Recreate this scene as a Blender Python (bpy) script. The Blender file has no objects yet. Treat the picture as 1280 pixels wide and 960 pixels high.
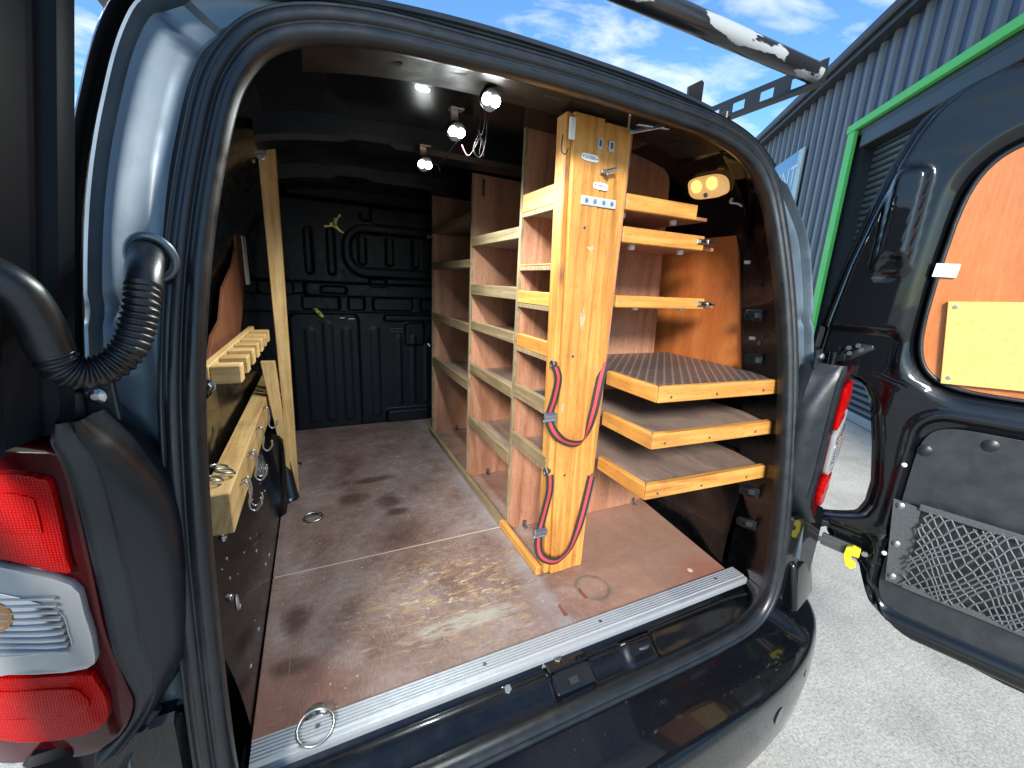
import bpy, bmesh, math, random
from mathutils import Vector, Matrix
random.seed(7)
scene = bpy.context.scene
C = scene.collection
R = math.radians

# ------------------------------------------------------------------ camera, sky, sun, exposure
YAW, PITCH, ROLL = 0.4485, 0.2377, 0.0474
fw = Vector((math.sin(YAW)*math.cos(PITCH), math.cos(YAW)*math.cos(PITCH), -math.sin(PITCH)))
rt = Vector((math.cos(YAW), -math.sin(YAW), 0)); up = rt.cross(fw)
r2 = rt*math.cos(ROLL) + up*math.sin(ROLL); u2 = -rt*math.sin(ROLL) + up*math.cos(ROLL)
cam = bpy.data.cameras.new('camera'); camo = bpy.data.objects.new('camera', cam); C.objects.link(camo)
camo.matrix_world = Matrix(((r2.x, u2.x, -fw.x, 0.1401), (r2.y, u2.y, -fw.y, -0.6625), (r2.z, u2.z, -fw.z, 0.7867), (0, 0, 0, 1)))
cam.sensor_width = 36; cam.lens = 515.36/1280*36; cam.clip_start = 0.02; cam.clip_end = 2000
scene.camera = camo
SUN = Vector((-0.62, -1.0, 0.62)).normalized()
w = bpy.data.worlds.new('World'); scene.world = w; w.use_nodes = True
nt = w.node_tree; nt.nodes.clear()
def N(nt, t, **k):
    n = nt.nodes.new(t)
    for a, b in k.items(): setattr(n, a, b)
    return n
def LK(nt, a, b): nt.links.new(a, b)
out = N(nt, 'ShaderNodeOutputWorld'); bg = N(nt, 'ShaderNodeBackground'); bg.inputs[1].default_value = 0.075
sky = N(nt, 'ShaderNodeTexSky', sky_type='NISHITA'); sky.sun_disc = False
sky.sun_elevation = math.asin(SUN.z); sky.sun_rotation = math.atan2(SUN.x, SUN.y); sky.dust_density = 0.6; sky.ozone_density = 2.2
tc = N(nt, 'ShaderNodeTexCoord'); sep = N(nt, 'ShaderNodeSeparateXYZ'); LK(nt, tc.outputs['Generated'], sep.inputs[0])
mz = N(nt, 'ShaderNodeMath', operation='MAXIMUM'); mz.inputs[1].default_value = 0.06; LK(nt, sep.outputs[2], mz.inputs[0])
dv = N(nt, 'ShaderNodeVectorMath', operation='DIVIDE'); LK(nt, tc.outputs['Generated'], dv.inputs[0])
cb = N(nt, 'ShaderNodeCombineXYZ')
for i in range(3): LK(nt, mz.outputs[0], cb.inputs[i])
LK(nt, cb.outputs[0], dv.inputs[1])
mp = N(nt, 'ShaderNodeMapping'); mp.inputs['Location'].default_value = (0.42, 2.1, 0); mp.inputs['Scale'].default_value = (1.0, 1.25, 0.0)
LK(nt, dv.outputs[0], mp.inputs[0])
cn = N(nt, 'ShaderNodeTexNoise'); cn.inputs['Scale'].default_value = 1.7; cn.inputs['Detail'].default_value = 9; cn.inputs['Roughness'].default_value = 0.58; cn.inputs['Distortion'].default_value = 0.35
LK(nt, mp.outputs[0], cn.inputs[0])
cr = N(nt, 'ShaderNodeValToRGB'); cr.color_ramp.elements[0].position = 0.49; cr.color_ramp.elements[1].position = 0.74
LK(nt, cn.outputs[0], cr.inputs[0])
mixc = N(nt, 'ShaderNodeMix', data_type='RGBA'); mixc.inputs[7].default_value = (5.2, 5.4, 5.6, 1)
skm = N(nt, 'ShaderNodeMix', data_type='RGBA', blend_type='MULTIPLY'); skm.inputs[0].default_value = 1.0; skm.inputs[7].default_value = (0.60, 0.88, 1.06, 1)
LK(nt, sky.outputs[0], skm.inputs[6]); LK(nt, cr.outputs[0], mixc.inputs[0]); LK(nt, skm.outputs[2], mixc.inputs[6])
LK(nt, mixc.outputs[2], bg.inputs[0]); LK(nt, bg.outputs[0], out.inputs[0])
sl = bpy.data.lights.new('sun', 'SUN'); sl.energy = 2.1; sl.angle = R(14); sl.color = (1.0, 0.95, 0.87)
so = bpy.data.objects.new('sun', sl); C.objects.link(so); so.rotation_euler = SUN.to_track_quat('Z', 'Y').to_euler(); so.location = (3, 3, 9)
scene.view_settings.view_transform = 'Standard'; scene.view_settings.look = 'None'
scene.view_settings.exposure = 1.75; scene.view_settings.gamma = 1; scene.view_settings.use_curve_mapping = False

# ------------------------------------------------------------------ materials
def mat(name, col, rough=0.5, metal=0.0, coat=0.0, spec=0.5, noise=None, bump=0.0, bscale=200, coat_rough=0.05, emit=None, estr=0, scratch=0.0, trans=0.0):
    m = bpy.data.materials.new(name); m.use_nodes = True; t = m.node_tree; b = t.nodes['Principled BSDF']
    b.inputs['Base Color'].default_value = (*col, 1); b.inputs['Roughness'].default_value = rough; b.inputs['Metallic'].default_value = metal
    b.inputs['Coat Weight'].default_value = coat; b.inputs['Coat Roughness'].default_value = coat_rough; b.inputs['Specular IOR Level'].default_value = spec
    b.inputs['Transmission Weight'].default_value = trans
    if emit: b.inputs['Emission Color'].default_value = (*emit, 1); b.inputs['Emission Strength'].default_value = estr
    co = N(t, 'ShaderNodeTexCoord')
    if noise:
        c2, sc, lo, hi = noise
        n = N(t, 'ShaderNodeTexNoise'); n.inputs['Scale'].default_value = sc; n.inputs['Detail'].default_value = 8; n.inputs['Roughness'].default_value = 0.62
        LK(t, co.outputs['Object'], n.inputs[0])
        r = N(t, 'ShaderNodeValToRGB'); r.color_ramp.elements[0].position = lo; r.color_ramp.elements[1].position = hi
        r.color_ramp.elements[0].color = (*col, 1); r.color_ramp.elements[1].color = (*c2, 1)
        LK(t, n.outputs[0], r.inputs[0]); LK(t, r.outputs[0], b.inputs['Base Color'])
        rr = N(t, 'ShaderNodeMapRange'); rr.inputs[1].default_value = 0.3; rr.inputs[2].default_value = 0.7; rr.inputs[3].default_value = rough*0.75; rr.inputs[4].default_value = min(1, rough*1.35)
        LK(t, n.outputs[0], rr.inputs[0]); LK(t, rr.outputs[0], b.inputs['Roughness'])
    if bump:
        n = N(t, 'ShaderNodeTexNoise'); n.inputs['Scale'].default_value = bscale; n.inputs['Detail'].default_value = 4
        LK(t, co.outputs['Object'], n.inputs[0])
        bp = N(t, 'ShaderNodeBump'); bp.inputs['Strength'].default_value = bump; bp.inputs['Distance'].default_value = 0.002
        LK(t, n.outputs[0], bp.inputs['Height']); LK(t, bp.outputs[0], b.inputs['Normal'])
    return m

def wood(name, stops, axis, ring=14.0, stretch=0.05, rough=0.55, fine=160.0, pore=0.25, knot=0.0, coat=0.0, dirt=0.0, dirtcol=(0.1, 0.08, 0.06)):
    m = bpy.data.materials.new(name); m.use_nodes = True; t = m.node_tree; b = t.nodes['Principled BSDF']
    b.inputs['Roughness'].default_value = rough; b.inputs['Coat Weight'].default_value = coat; b.inputs['Coat Roughness'].default_value = 0.25
    co = N(t, 'ShaderNodeTexCoord'); oi = N(t, 'ShaderNodeObjectInfo')
    ml = N(t, 'ShaderNodeMath', operation='MULTIPLY'); ml.inputs[1].default_value = 13.0; LK(t, oi.outputs['Random'], ml.inputs[0])
    ad = N(t, 'ShaderNodeVectorMath', operation='ADD'); LK(t, co.outputs['Object'], ad.inputs[0]); LK(t, ml.outputs[0], ad.inputs[1])
    mp = N(t, 'ShaderNodeMapping'); s = [1.0, 1.0, 1.0]; s['xyz'.index(axis)] = stretch; mp.inputs['Scale'].default_value = s
    LK(t, ad.outputs[0], mp.inputs[0])
    n1 = N(t, 'ShaderNodeTexNoise'); n1.inputs['Scale'].default_value = ring; n1.inputs['Detail'].default_value = 3; n1.inputs['Distortion'].default_value = 0.6
    LK(t, mp.outputs[0], n1.inputs[0])
    sn = N(t, 'ShaderNodeMath', operation='MULTIPLY'); sn.inputs[1].default_value = 38.0; LK(t, n1.outputs[0], sn.inputs[0])
    si = N(t, 'ShaderNodeMath', operation='SINE'); LK(t, sn.outputs[0], si.inputs[0])
    n2 = N(t, 'ShaderNodeTexNoise'); n2.inputs['Scale'].default_value = fine; n2.inputs['Detail'].default_value = 6; n2.inputs['Roughness'].default_value = 0.7
    LK(t, mp.outputs[0], n2.inputs[0])
    n3 = N(t, 'ShaderNodeTexNoise'); n3.inputs['Scale'].default_value = 5.0; n3.inputs['Detail'].default_value = 4; LK(t, ad.outputs[0], n3.inputs[0])
    a1 = N(t, 'ShaderNodeMath', operation='MULTIPLY_ADD'); a1.inputs[1].default_value = 0.10; LK(t, si.outputs[0], a1.inputs[0])
    a2 = N(t, 'ShaderNodeMath', operation='MULTIPLY_ADD'); a2.inputs[1].default_value = 0.6; LK(t, n2.outputs[0], a2.inputs[0])
    a3 = N(t, 'ShaderNodeMath', operation='MULTIPLY_ADD'); a3.inputs[1].default_value = 0.5; a3.inputs[2].default_value = -0.05; LK(t, n3.outputs[0], a3.inputs[0])
    LK(t, a3.outputs[0], a2.inputs[2]); LK(t, a2.outputs[0], a1.inputs[2])
    r = N(t, 'ShaderNodeValToRGB'); cr = r.color_ramp
    while len(cr.elements) < len(stops): cr.elements.new(0.5)
    for e, (p, c) in zip(cr.elements, stops): e.position = p; e.color = (*c, 1)
    LK(t, a1.outputs[0], r.inputs[0]); col = r.outputs[0]
    # pores / specks
    mp2 = N(t, 'ShaderNodeMapping'); s2 = [1.0]*3; s2['xyz'.index(axis)] = 0.16; mp2.inputs['Scale'].default_value = s2; LK(t, ad.outputs[0], mp2.inputs[0])
    n4 = N(t, 'ShaderNodeTexNoise'); n4.inputs['Scale'].default_value = 330; n4.inputs['Detail'].default_value = 2; LK(t, mp2.outputs[0], n4.inputs[0])
    r4 = N(t, 'ShaderNodeValToRGB'); r4.color_ramp.elements[0].position = 0.60; r4.color_ramp.elements[1].position = 0.72
    LK(t, n4.outputs[0], r4.inputs[0])
    pm = N(t, 'ShaderNodeMath', operation='MULTIPLY'); pm.inputs[1].default_value = pore; LK(t, r4.outputs[0], pm.inputs[0])
    mx = N(t, 'ShaderNodeMix', data_type='RGBA'); mx.inputs[7].default_value = (*[c*0.35 for c in stops[0][1]], 1)
    LK(t, pm.outputs[0], mx.inputs[0]); LK(t, col, mx.inputs[6]); col = mx.outputs[2]
    if knot:
        vr = N(t, 'ShaderNodeTexVoronoi'); vr.inputs['Scale'].default_value = 6.5; mk = N(t, 'ShaderNodeMapping'); sk = [1.0]*3; sk['xyz'.index(axis)] = 0.55; mk.inputs['Scale'].default_value = sk
        LK(t, ad.outputs[0], mk.inputs[0]); LK(t, mk.outputs[0], vr.inputs[0])
        rk = N(t, 'ShaderNodeValToRGB'); rk.color_ramp.elements[0].position = 0.04; rk.color_ramp.elements[1].position = 0.13
        rk.color_ramp.elements[0].color = (1, 1, 1, 1); rk.color_ramp.elements[1].color = (0, 0, 0, 1)
        LK(t, vr.outputs['Distance'], rk.inputs[0]); km = N(t, 'ShaderNodeMath', operation='MULTIPLY'); km.inputs[1].default_value = knot; LK(t, rk.outputs[0], km.inputs[0])
        mx3 = N(t, 'ShaderNodeMix', data_type='RGBA'); mx3.inputs[7].default_value = (0.16, 0.07, 0.025, 1)
        LK(t, km.outputs[0], mx3.inputs[0]); LK(t, col, mx3.inputs[6]); col = mx3.outputs[2]
    if dirt:
        n5 = N(t, 'ShaderNodeTexNoise'); n5.inputs['Scale'].default_value = 11; n5.inputs['Detail'].default_value = 9; n5.inputs['Roughness'].default_value = 0.7; LK(t, ad.outputs[0], n5.inputs[0])
        r5 = N(t, 'ShaderNodeValToRGB'); r5.color_ramp.elements[0].position = 0.47; r5.color_ramp.elements[1].position = 0.72; LK(t, n5.outputs[0], r5.inputs[0])
        dm = N(t, 'ShaderNodeMath', operation='MULTIPLY'); dm.inputs[1].default_value = dirt; LK(t, r5.outputs[0], dm.inputs[0])
        mx5 = N(t, 'ShaderNodeMix', data_type='RGBA'); mx5.inputs[7].default_value = (*dirtcol, 1)
        LK(t, dm.outputs[0], mx5.inputs[0]); LK(t, col, mx5.inputs[6]); col = mx5.outputs[2]
    LK(t, col, b.inputs['Base Color'])
    bp = N(t, 'ShaderNodeBump'); bp.inputs['Strength'].default_value = 0.25; bp.inputs['Distance'].default_value = 0.0015
    LK(t, n2.outputs[0], bp.inputs['Height']); LK(t, bp.outputs[0], b.inputs['Normal'])
    return m

PINE = [(0.22, (0.30, 0.108, 0.020)), (0.5, (0.53, 0.235, 0.047)), (0.78, (0.66, 0.335, 0.088))]
PINEL = [(0.22, (0.36, 0.185, 0.062)), (0.5, (0.60, 0.37, 0.145)), (0.78, (0.72, 0.49, 0.23))]
OLD = [(0.2, (0.11, 0.075, 0.038)), (0.5, (0.225, 0.16, 0.085)), (0.8, (0.33, 0.25, 0.15))]
PINK = [(0.2, (0.19, 0.072, 0.038)), (0.5, (0.35, 0.158, 0.092)), (0.8, (0.46, 0.24, 0.15))]
ORNG = [(0.2, (0.30, 0.075, 0.018)), (0.5, (0.43, 0.125, 0.03)), (0.8, (0.52, 0.18, 0.05))]
pine = {a: wood('pine_' + a, PINE, a, knot=0.85, dirt=0.30, dirtcol=(0.24, 0.12, 0.04), pore=0.4) for a in 'xyz'}
pinel = {a: wood('pale_pine_' + a, PINEL, a, knot=0.7, dirt=0.3, dirtcol=(0.16, 0.12, 0.08)) for a in 'xyz'}
old = {a: wood('weathered_pine_' + a, OLD, a, knot=0.3, dirt=0.45) for a in 'xyz'}
ply = wood('pink_plywood', PINK, 'z', ring=5, stretch=0.09, rough=0.62, fine=120, pore=0.55, dirt=0.14)
plyedge = wood('plywood_edge', OLD, 'z', ring=30, stretch=0.2, rough=0.8, dirt=0.4)
plyo = wood('orange_plywood', ORNG, 'z', ring=4, stretch=0.12, rough=0.42, fine=140, pore=0.22, coat=0.15, dirt=0.12, dirtcol=(0.6, 0.3, 0.12))
brownp = wood('brown_plywood', [(0.2, (0.10, 0.03, 0.014)), (0.5, (0.16, 0.052, 0.024)), (0.8, (0.21, 0.075, 0.036))], 'z', ring=4, stretch=0.12, rough=0.5)
mdf = mat('yellow_board', (0.60, 0.38, 0.10), 0.6, noise=((0.70, 0.47, 0.16), 90, 0.3, 0.7), bump=0.15, bscale=300)
paint = mat('black_body_paint', (0.0025, 0.003, 0.0042), 0.30, 0.0, coat=0.75, coat_rough=0.03, spec=0.12)
jamb = mat('dusty_sky_sheen_jamb', (0.105, 0.14, 0.172), 0.46, 0.75, coat=0.4, coat_rough=0.2, noise=((0.16, 0.20, 0.235), 16, 0.25, 0.8), bump=0.03, bscale=500)  # dust film, plus sky reflection put into the pale blue base
inner = mat('black_inner_paint', (0.002, 0.0024, 0.0032), 0.24, 0.0, coat=0.35, coat_rough=0.08, noise=((0.006, 0.006, 0.0065), 22, 0.5, 0.9), spec=0.25)
innerr = mat('black_roof_paint', (0.003, 0.004, 0.007), 0.34, 0.0, noise=((0.006, 0.006, 0.008), 12, 0.45, 0.9), spec=0.35)
headm = mat('header_wood_reflection', (0.018, 0.014, 0.011), 0.5, 0.0, noise=((0.032, 0.024, 0.018), 14, 0.4, 0.85), spec=0.2)  # glossy black header; brown of the reflected wood put into its colour
doorm = mat('door_edge_paint', (0.004, 0.006, 0.010), 0.5, spec=0.15)
plastic = mat('black_plastic', (0.006, 0.0085, 0.012), 0.36, noise=((0.010, 0.013, 0.017), 30, 0.35, 0.8), bump=0.06, bscale=900)
rubber = mat('rubber_seal', (0.006, 0.008, 0.0105), 0.34, noise=((0.012, 0.0145, 0.0175), 30, 0.35, 0.85), spec=0.55)
bulk = mat('bulkhead_plastic', (0.0028, 0.0045, 0.009), 0.42, noise=((0.0045, 0.007, 0.012), 40, 0.3, 0.8), spec=0.28)
hard = mat('black_hardboard', (0.013, 0.0155, 0.0185), 0.42, noise=((0.024, 0.028, 0.032), 26, 0.35, 0.85), bump=0.05, bscale=400)
alu = mat('aluminium', (0.40, 0.42, 0.45), 0.40, 0.4, noise=((0.33, 0.35, 0.38), 60, 0.4, 0.75))
steel = mat('zinc_steel', (0.50, 0.51, 0.52), 0.30, 1.0, noise=((0.30, 0.30, 0.31), 70, 0.4, 0.8))
dull = mat('dark_steel', (0.12, 0.12, 0.12), 0.45, 0.8)
white = mat('white_plastic', (0.72, 0.72, 0.70), 0.4)
greyp = mat('grey_tag', (0.38, 0.40, 0.42), 0.4)
blackp = mat('black_ink', (0.012, 0.012, 0.012), 0.6)
gold = mat('gold_sticker', (0.62, 0.46, 0.12), 0.35, 0.6)
yellow = mat('yellow_plastic', (0.72, 0.68, 0.02), 0.35)
web = mat('black_webbing', (0.020, 0.018, 0.018), 0.8, bump=0.5, bscale=1200)
redweb = mat('red_webbing', (0.42, 0.045, 0.055), 0.75, bump=0.5, bscale=1200)
redlens = mat('red_lens', (0.7, 0.003, 0.002), 0.25, coat=0.15, spec=0.08)
def prisms():
    t = redlens.node_tree; b = t.nodes['Principled BSDF']; co = N(t, 'ShaderNodeTexCoord'); hs = []
    for ax, sc in (('X', 105), ('Z', 105)):
        wv = N(t, 'ShaderNodeTexWave', wave_type='BANDS'); wv.bands_direction = ax; wv.inputs['Scale'].default_value = sc; LK(t, co.outputs['Object'], wv.inputs[0]); hs.append(wv.outputs['Fac'])
    mu = N(t, 'ShaderNodeMath', operation='MULTIPLY'); LK(t, hs[0], mu.inputs[0]); LK(t, hs[1], mu.inputs[1])
    r = N(t, 'ShaderNodeValToRGB'); r.color_ramp.elements[0].color = (0.26, 0.001, 0.001, 1); r.color_ramp.elements[1].color = (0.72, 0.003, 0.002, 1); LK(t, mu.outputs[0], r.inputs[0]); LK(t, r.outputs[0], b.inputs['Base Color'])
    bp = N(t, 'ShaderNodeBump'); bp.inputs['Strength'].default_value = 0.6; bp.inputs['Distance'].default_value = 0.002; LK(t, mu.outputs[0], bp.inputs['Height']); LK(t, bp.outputs[0], b.inputs['Normal'])
prisms()
deepred = mat('dark_red_lens', (0.04, 0.0008, 0.002), 0.15, coat=0.45, spec=0.1)
clear = mat('frosted_lens', (0.27, 0.27, 0.275), 0.25, coat=0.7)
chrome = mat('lamp_reflector', (0.55, 0.58, 0.63), 0.16, 1.0)
amber = mat('amber_bulb', (0.42, 0.16, 0.035), 0.2, coat=0.5)
redwire = mat('red_wire', (0.012, 0.0015, 0.0015), 0.7, spec=0.05)
wirew = mat('grey_wire', (0.012, 0.012, 0.012), 0.7, spec=0.05)
netm = mat('net_cord', (0.10, 0.11, 0.115), 0.6)
band = mat('net_band', (0.04, 0.045, 0.05), 0.7, noise=((0.08, 0.085, 0.09), 300, 0.4, 0.7), bump=0.5, bscale=900)
clad = mat('blue_grey_cladding', (0.040, 0.058, 0.115), 0.36, noise=((0.052, 0.074, 0.135), 3, 0.3, 0.8))  # blue deepened for the sky that the flat sheets reflect
cladr = mat('cladding_rib_lit_grey', (0.12, 0.127, 0.135), 0.4, noise=((0.165, 0.17, 0.175), 4, 0.3, 0.8))  # same paint as the sheets; lighter grey stands for light on the ribs
eavem = mat('dark_fascia', (0.022, 0.026, 0.03), 0.4)
shut = mat('shutter_paint', (0.06, 0.075, 0.085), 0.35, noise=((0.08, 0.095, 0.105), 6, 0.3, 0.8))
green = mat('green_trim', (0.10, 0.58, 0.10), 0.45, noise=((0.13, 0.64, 0.14), 8, 0.3, 0.8))
signm = mat('blue_sign', (0.10, 0.30, 0.52), 0.3)
signw = mat('pale_sign_edge', (0.46, 0.52, 0.50), 0.35)
barpaint = mat('chipped_bar_paint', (0.018, 0.019, 0.022), 0.3, noise=((0.025, 0.026, 0.028), 6, 0.3, 0.7), coat=0.4)
barpaint2 = mat('rail_paint', (0.02, 0.021, 0.024), 0.35)
def chipped():
    t = barpaint.node_tree; b = t.nodes['Principled BSDF']; co = N(t, 'ShaderNodeTexCoord'); mp = N(t, 'ShaderNodeMapping'); mp.inputs['Scale'].default_value = (0.35, 1, 1)
    n = N(t, 'ShaderNodeTexNoise'); n.inputs['Scale'].default_value = 18; n.inputs['Detail'].default_value = 6; LK(t, co.outputs['Object'], mp.inputs[0]); LK(t, mp.outputs[0], n.inputs[0])
    sp = N(t, 'ShaderNodeSeparateXYZ'); LK(t, co.outputs['Object'], sp.inputs[0])
    # worn strip along the tube's upper rear quarter (where ladders slide)
    d = N(t, 'ShaderNodeMath', operation='MULTIPLY_ADD'); d.inputs[1].default_value = -5.0; d.inputs[2].default_value = -0.04; LK(t, sp.outputs[1], d.inputs[0])
    e = N(t, 'ShaderNodeMath', operation='ADD'); LK(t, n.outputs[0], e.inputs[0]); LK(t, d.outputs[0], e.inputs[1])
    r = N(t, 'ShaderNodeValToRGB'); r.color_ramp.elements[0].position = 0.62; r.color_ramp.elements[1].position = 0.64; LK(t, e.outputs[0], r.inputs[0])
    mx = N(t, 'ShaderNodeMix', data_type='RGBA'); mx.inputs[6].default_value = (0.018, 0.019, 0.022, 1); mx.inputs[7].default_value = (0.36, 0.38, 0.39, 1)
    LK(t, r.outputs[0], mx.inputs[0]); LK(t, mx.outputs[2], b.inputs['Base Color'])
chipped()

def led_mat():
    return mat('led_glow', (1, 1, 1), 0.4, emit=(0.93, 1.0, 0.98), estr=28)
ledm = led_mat()
coverm = mat('led_bezel', (0.02, 0.02, 0.022), 0.5)
lampm = mat('warm_lamp_glow', (0.9, 0.7, 0.4), 0.4, emit=(1.0, 0.52, 0.10), estr=0.8)
lampw = mat('lamp_lens_pale', (0.60, 0.45, 0.30), 0.35, emit=(1.0, 0.55, 0.18), estr=0.20)

def floor_mat():
    m = bpy.data.materials.new('worn_phenolic_ply'); m.use_nodes = True; t = m.node_tree; b = t.nodes['Principled BSDF']
    co = N(t, 'ShaderNodeTexCoord'); geo = N(t, 'ShaderNodeNewGeometry'); P = geo.outputs['Position']
    def noise(scale, detail=8, rough=0.6, st=(1, 1, 1), dist=0.0):
        mp = N(t, 'ShaderNodeMapping'); mp.inputs['Scale'].default_value = st; LK(t, P, mp.inputs[0])
        n = N(t, 'ShaderNodeTexNoise'); n.inputs['Scale'].default_value = scale; n.inputs['Detail'].default_value = detail; n.inputs['Roughness'].default_value = rough; n.inputs['Distortion'].default_value = dist
        LK(t, mp.outputs[0], n.inputs[0]); return n.outputs[0]
    def ramp(x, *st):
        r = N(t, 'ShaderNodeValToRGB'); c = r.color_ramp
        while len(c.elements) < len(st): c.elements.new(0.5)
        for e, (p, k) in zip(c.elements, st): e.position = p; e.color = (*(k if isinstance(k, tuple) else (k, k, k)), 1)
        LK(t, x, r.inputs[0]); return r.outputs[0]
    def M(op, a, bb=None, c=None):
        n = N(t, 'ShaderNodeMath', operation=op)
        for i, v in enumerate((a, bb, c)):
            if v is None: continue
            if isinstance(v, (int, float)): n.inputs[i].default_value = v
            else: LK(t, v, n.inputs[i])
        return n.outputs[0]
    def mix(f, a, bb):
        n = N(t, 'ShaderNodeMix', data_type='RGBA')
        if isinstance(f, (int, float)): n.inputs[0].default_value = f
        else: LK(t, f, n.inputs[0])
        for i, v in ((6, a), (7, bb)):
            if isinstance(v, tuple): n.inputs[i].default_value = (*v, 1)
            else: LK(t, v, n.inputs[i])
        return n.outputs[2]
    sp = N(t, 'ShaderNodeSeparateXYZ'); LK(t, P, sp.inputs[0]); X, Y = sp.outputs[0], sp.outputs[1]
    def blob(cx, cy, rx, ry, soft=0.5, wob=0.0):   # 1 inside an ellipse
        dx = M('DIVIDE', M('SUBTRACT', X, cx), rx); dy = M('DIVIDE', M('SUBTRACT', Y, cy), ry)
        d = M('SQRT', M('ADD', M('MULTIPLY', dx, dx), M('MULTIPLY', dy, dy)))
        if wob: d = M('ADD', d, M('MULTIPLY', M('SUBTRACT', noise(14, 6), 0.5), wob))
        return ramp(d, (1-soft, 1.0), (1+soft*0.4, 0.0))
    base = ramp(noise(7, 10, 0.65), (0.25, (0.078, 0.040, 0.033)), (0.5, (0.178, 0.104, 0.086)), (0.78, (0.275, 0.19, 0.165)))
    fine = ramp(noise(230, 5, 0.7, (1, 0.25, 1)), (0.3, 0.62), (0.7, 1.25))
    mm = N(t, 'ShaderNodeMix', data_type='RGBA', blend_type='MULTIPLY'); mm.inputs[0].default_value = 1; LK(t, base, mm.inputs[6]); LK(t, fine, mm.inputs[7]); col = mm.outputs[2]
    # pale scuffed haze
    col = mix(M('MULTIPLY', ramp(noise(3.2, 9, 0.7), (0.42, 0.0), (0.68, 0.85)), ramp(noise(60, 6, 0.7, (0.5, 1, 1)), (0.35, 0.2), (0.65, 1.0))), col, (0.34, 0.29, 0.28))
    # redder, paler right hand side of the boards
    col = mix(M('MULTIPLY', ramp(M('ADD', X, M('MULTIPLY', M('SUBTRACT', noise(5, 5), 0.5), 0.3)), (0.66, 0.0), (0.86, 0.55)), 1.0), col, (0.42, 0.225, 0.15))
    col = mix(M('MULTIPLY', blob(0.02, 0.06, 0.16, 0.14, 0.6, 0.8), 0.55), col, (0.21, 0.075, 0.052))
    col = mix(M('MULTIPLY', blob(1.13, 0.03, 0.12, 0.08, 0.6, 0.8), 0.6), col, (0.30, 0.10, 0.065))
    # worn through patch: yellow inner veneer and grey filler, streaked across the van
    patch = blob(0.43, 0.23, 0.31, 0.25, 0.7, 1.0)
    st1 = M('MULTIPLY', patch, ramp(noise(52, 10, 0.72, (0.4, 1.2, 1), 0.9), (0.52, 0.0), (0.59, 1.0)))
    col = mix(M('MULTIPLY', st1, 0.9), col, (0.36, 0.235, 0.115))
    st2 = M('MULTIPLY', patch, ramp(noise(44, 10, 0.75, (0.35, 1.5, 1), 0.7), (0.57, 0.0), (0.62, 1.0)))
    col = mix(M('MULTIPLY', st2, 0.85), col, (0.50, 0.42, 0.29))
    col = mix(M('MULTIPLY', M('MULTIPLY', patch, ramp(noise(55, 7, 0.7), (0.57, 0.0), (0.66, 1.0))), 0.7), col, (0.075, 0.05, 0.04))
    strk = M('MULTIPLY', blob(0.42, 0.115, 0.17, 0.028, 0.5, 1.0), ramp(noise(40, 8, 0.7, (0.3, 1.5, 1)), (0.40, 0.0), (0.52, 1.0)))
    col = mix(M('MULTIPLY', strk, 0.85), col, (0.33, 0.31, 0.255))
    # dark oily stains and small pale flecks
    for cx, cy, rx, ry in ((0.22, 0.80, 0.07, 0.05), (0.34, 0.74, 0.06, 0.07), (0.36, 0.66, 0.05, 0.035), (0.30, 0.93, 0.12, 0.03), (0.06, 0.27, 0.04, 0.06), (0.05, 0.14, 0.05, 0.03)):
        col = mix(M('MULTIPLY', blob(cx, cy, rx, ry, 0.6, 0.9), 0.78), col, (0.055, 0.024, 0.02))
    col = mix(M('MULTIPLY', ramp(noise(95, 3, 0.5), (0.70, 0.0), (0.73, 1.0)), 0.75), col, (0.55, 0.50, 0.42))
    col = mix(M('MULTIPLY', ramp(noise(50, 4, 0.6, (1, 1, 1)), (0.69, 0.0), (0.75, 1.0)), 0.6), col, (0.05, 0.035, 0.03))
    col = mix(M('MULTIPLY', ramp(noise(300, 3, 0.6, (0.03, 1, 1), 0.4), (0.64, 0.0), (0.70, 1.0)), 0.35), col, (0.42, 0.36, 0.33))
    col = mix(M('MULTIPLY', ramp(noise(260, 3, 0.6, (1, 0.04, 1), 0.3), (0.66, 0.0), (0.72, 1.0)), 0.3), col, (0.40, 0.34, 0.31))
    # grey dusty band along the rack
    col = mix(M('MULTIPLY', M('MULTIPLY', ramp(X, (0.58, 0.0), (0.655, 0.8), (0.67, 0.0)), ramp(noise(9, 7), (0.35, 0.2), (0.6, 1.0))), 0.8), col, (0.26, 0.26, 0.28))
    # ring left by a tin
    dx = M('SUBTRACT', X, 0.775); dy = M('SUBTRACT', Y, 0.095); d = M('SQRT', M('ADD', M('MULTIPLY', dx, dx), M('MULTIPLY', dy, dy)))
    d = M('ADD', d, M('MULTIPLY', M('SUBTRACT', noise(22, 5), 0.5), 0.010))
    col = mix(M('MULTIPLY', ramp(M('MULTIPLY', d, 10), (0.36, 0.0), (0.43, 1.0), (0.46, 1.0), (0.52, 0.0)), M('MULTIPLY', ramp(noise(30, 6), (0.3, 0.3), (0.6, 1.0)), 0.75)), col, (0.095, 0.105, 0.075))
    LK(t, col, b.inputs['Base Color'])
    LK(t, ramp(noise(13, 8), (0.3, 0.34), (0.7, 0.60)), b.inputs['Roughness'])
    bp = N(t, 'ShaderNodeBump'); bp.inputs['Strength'].default_value = 0.3; bp.inputs['Distance'].default_value = 0.002
    LK(t, M('ADD', noise(260, 4, 0.6, (1, 0.3, 1)), M('MULTIPLY', st1, -1.0)), bp.inputs['Height']); LK(t, bp.outputs[0], b.inputs['Normal'])
    return m
floorm = floor_mat()

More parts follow.
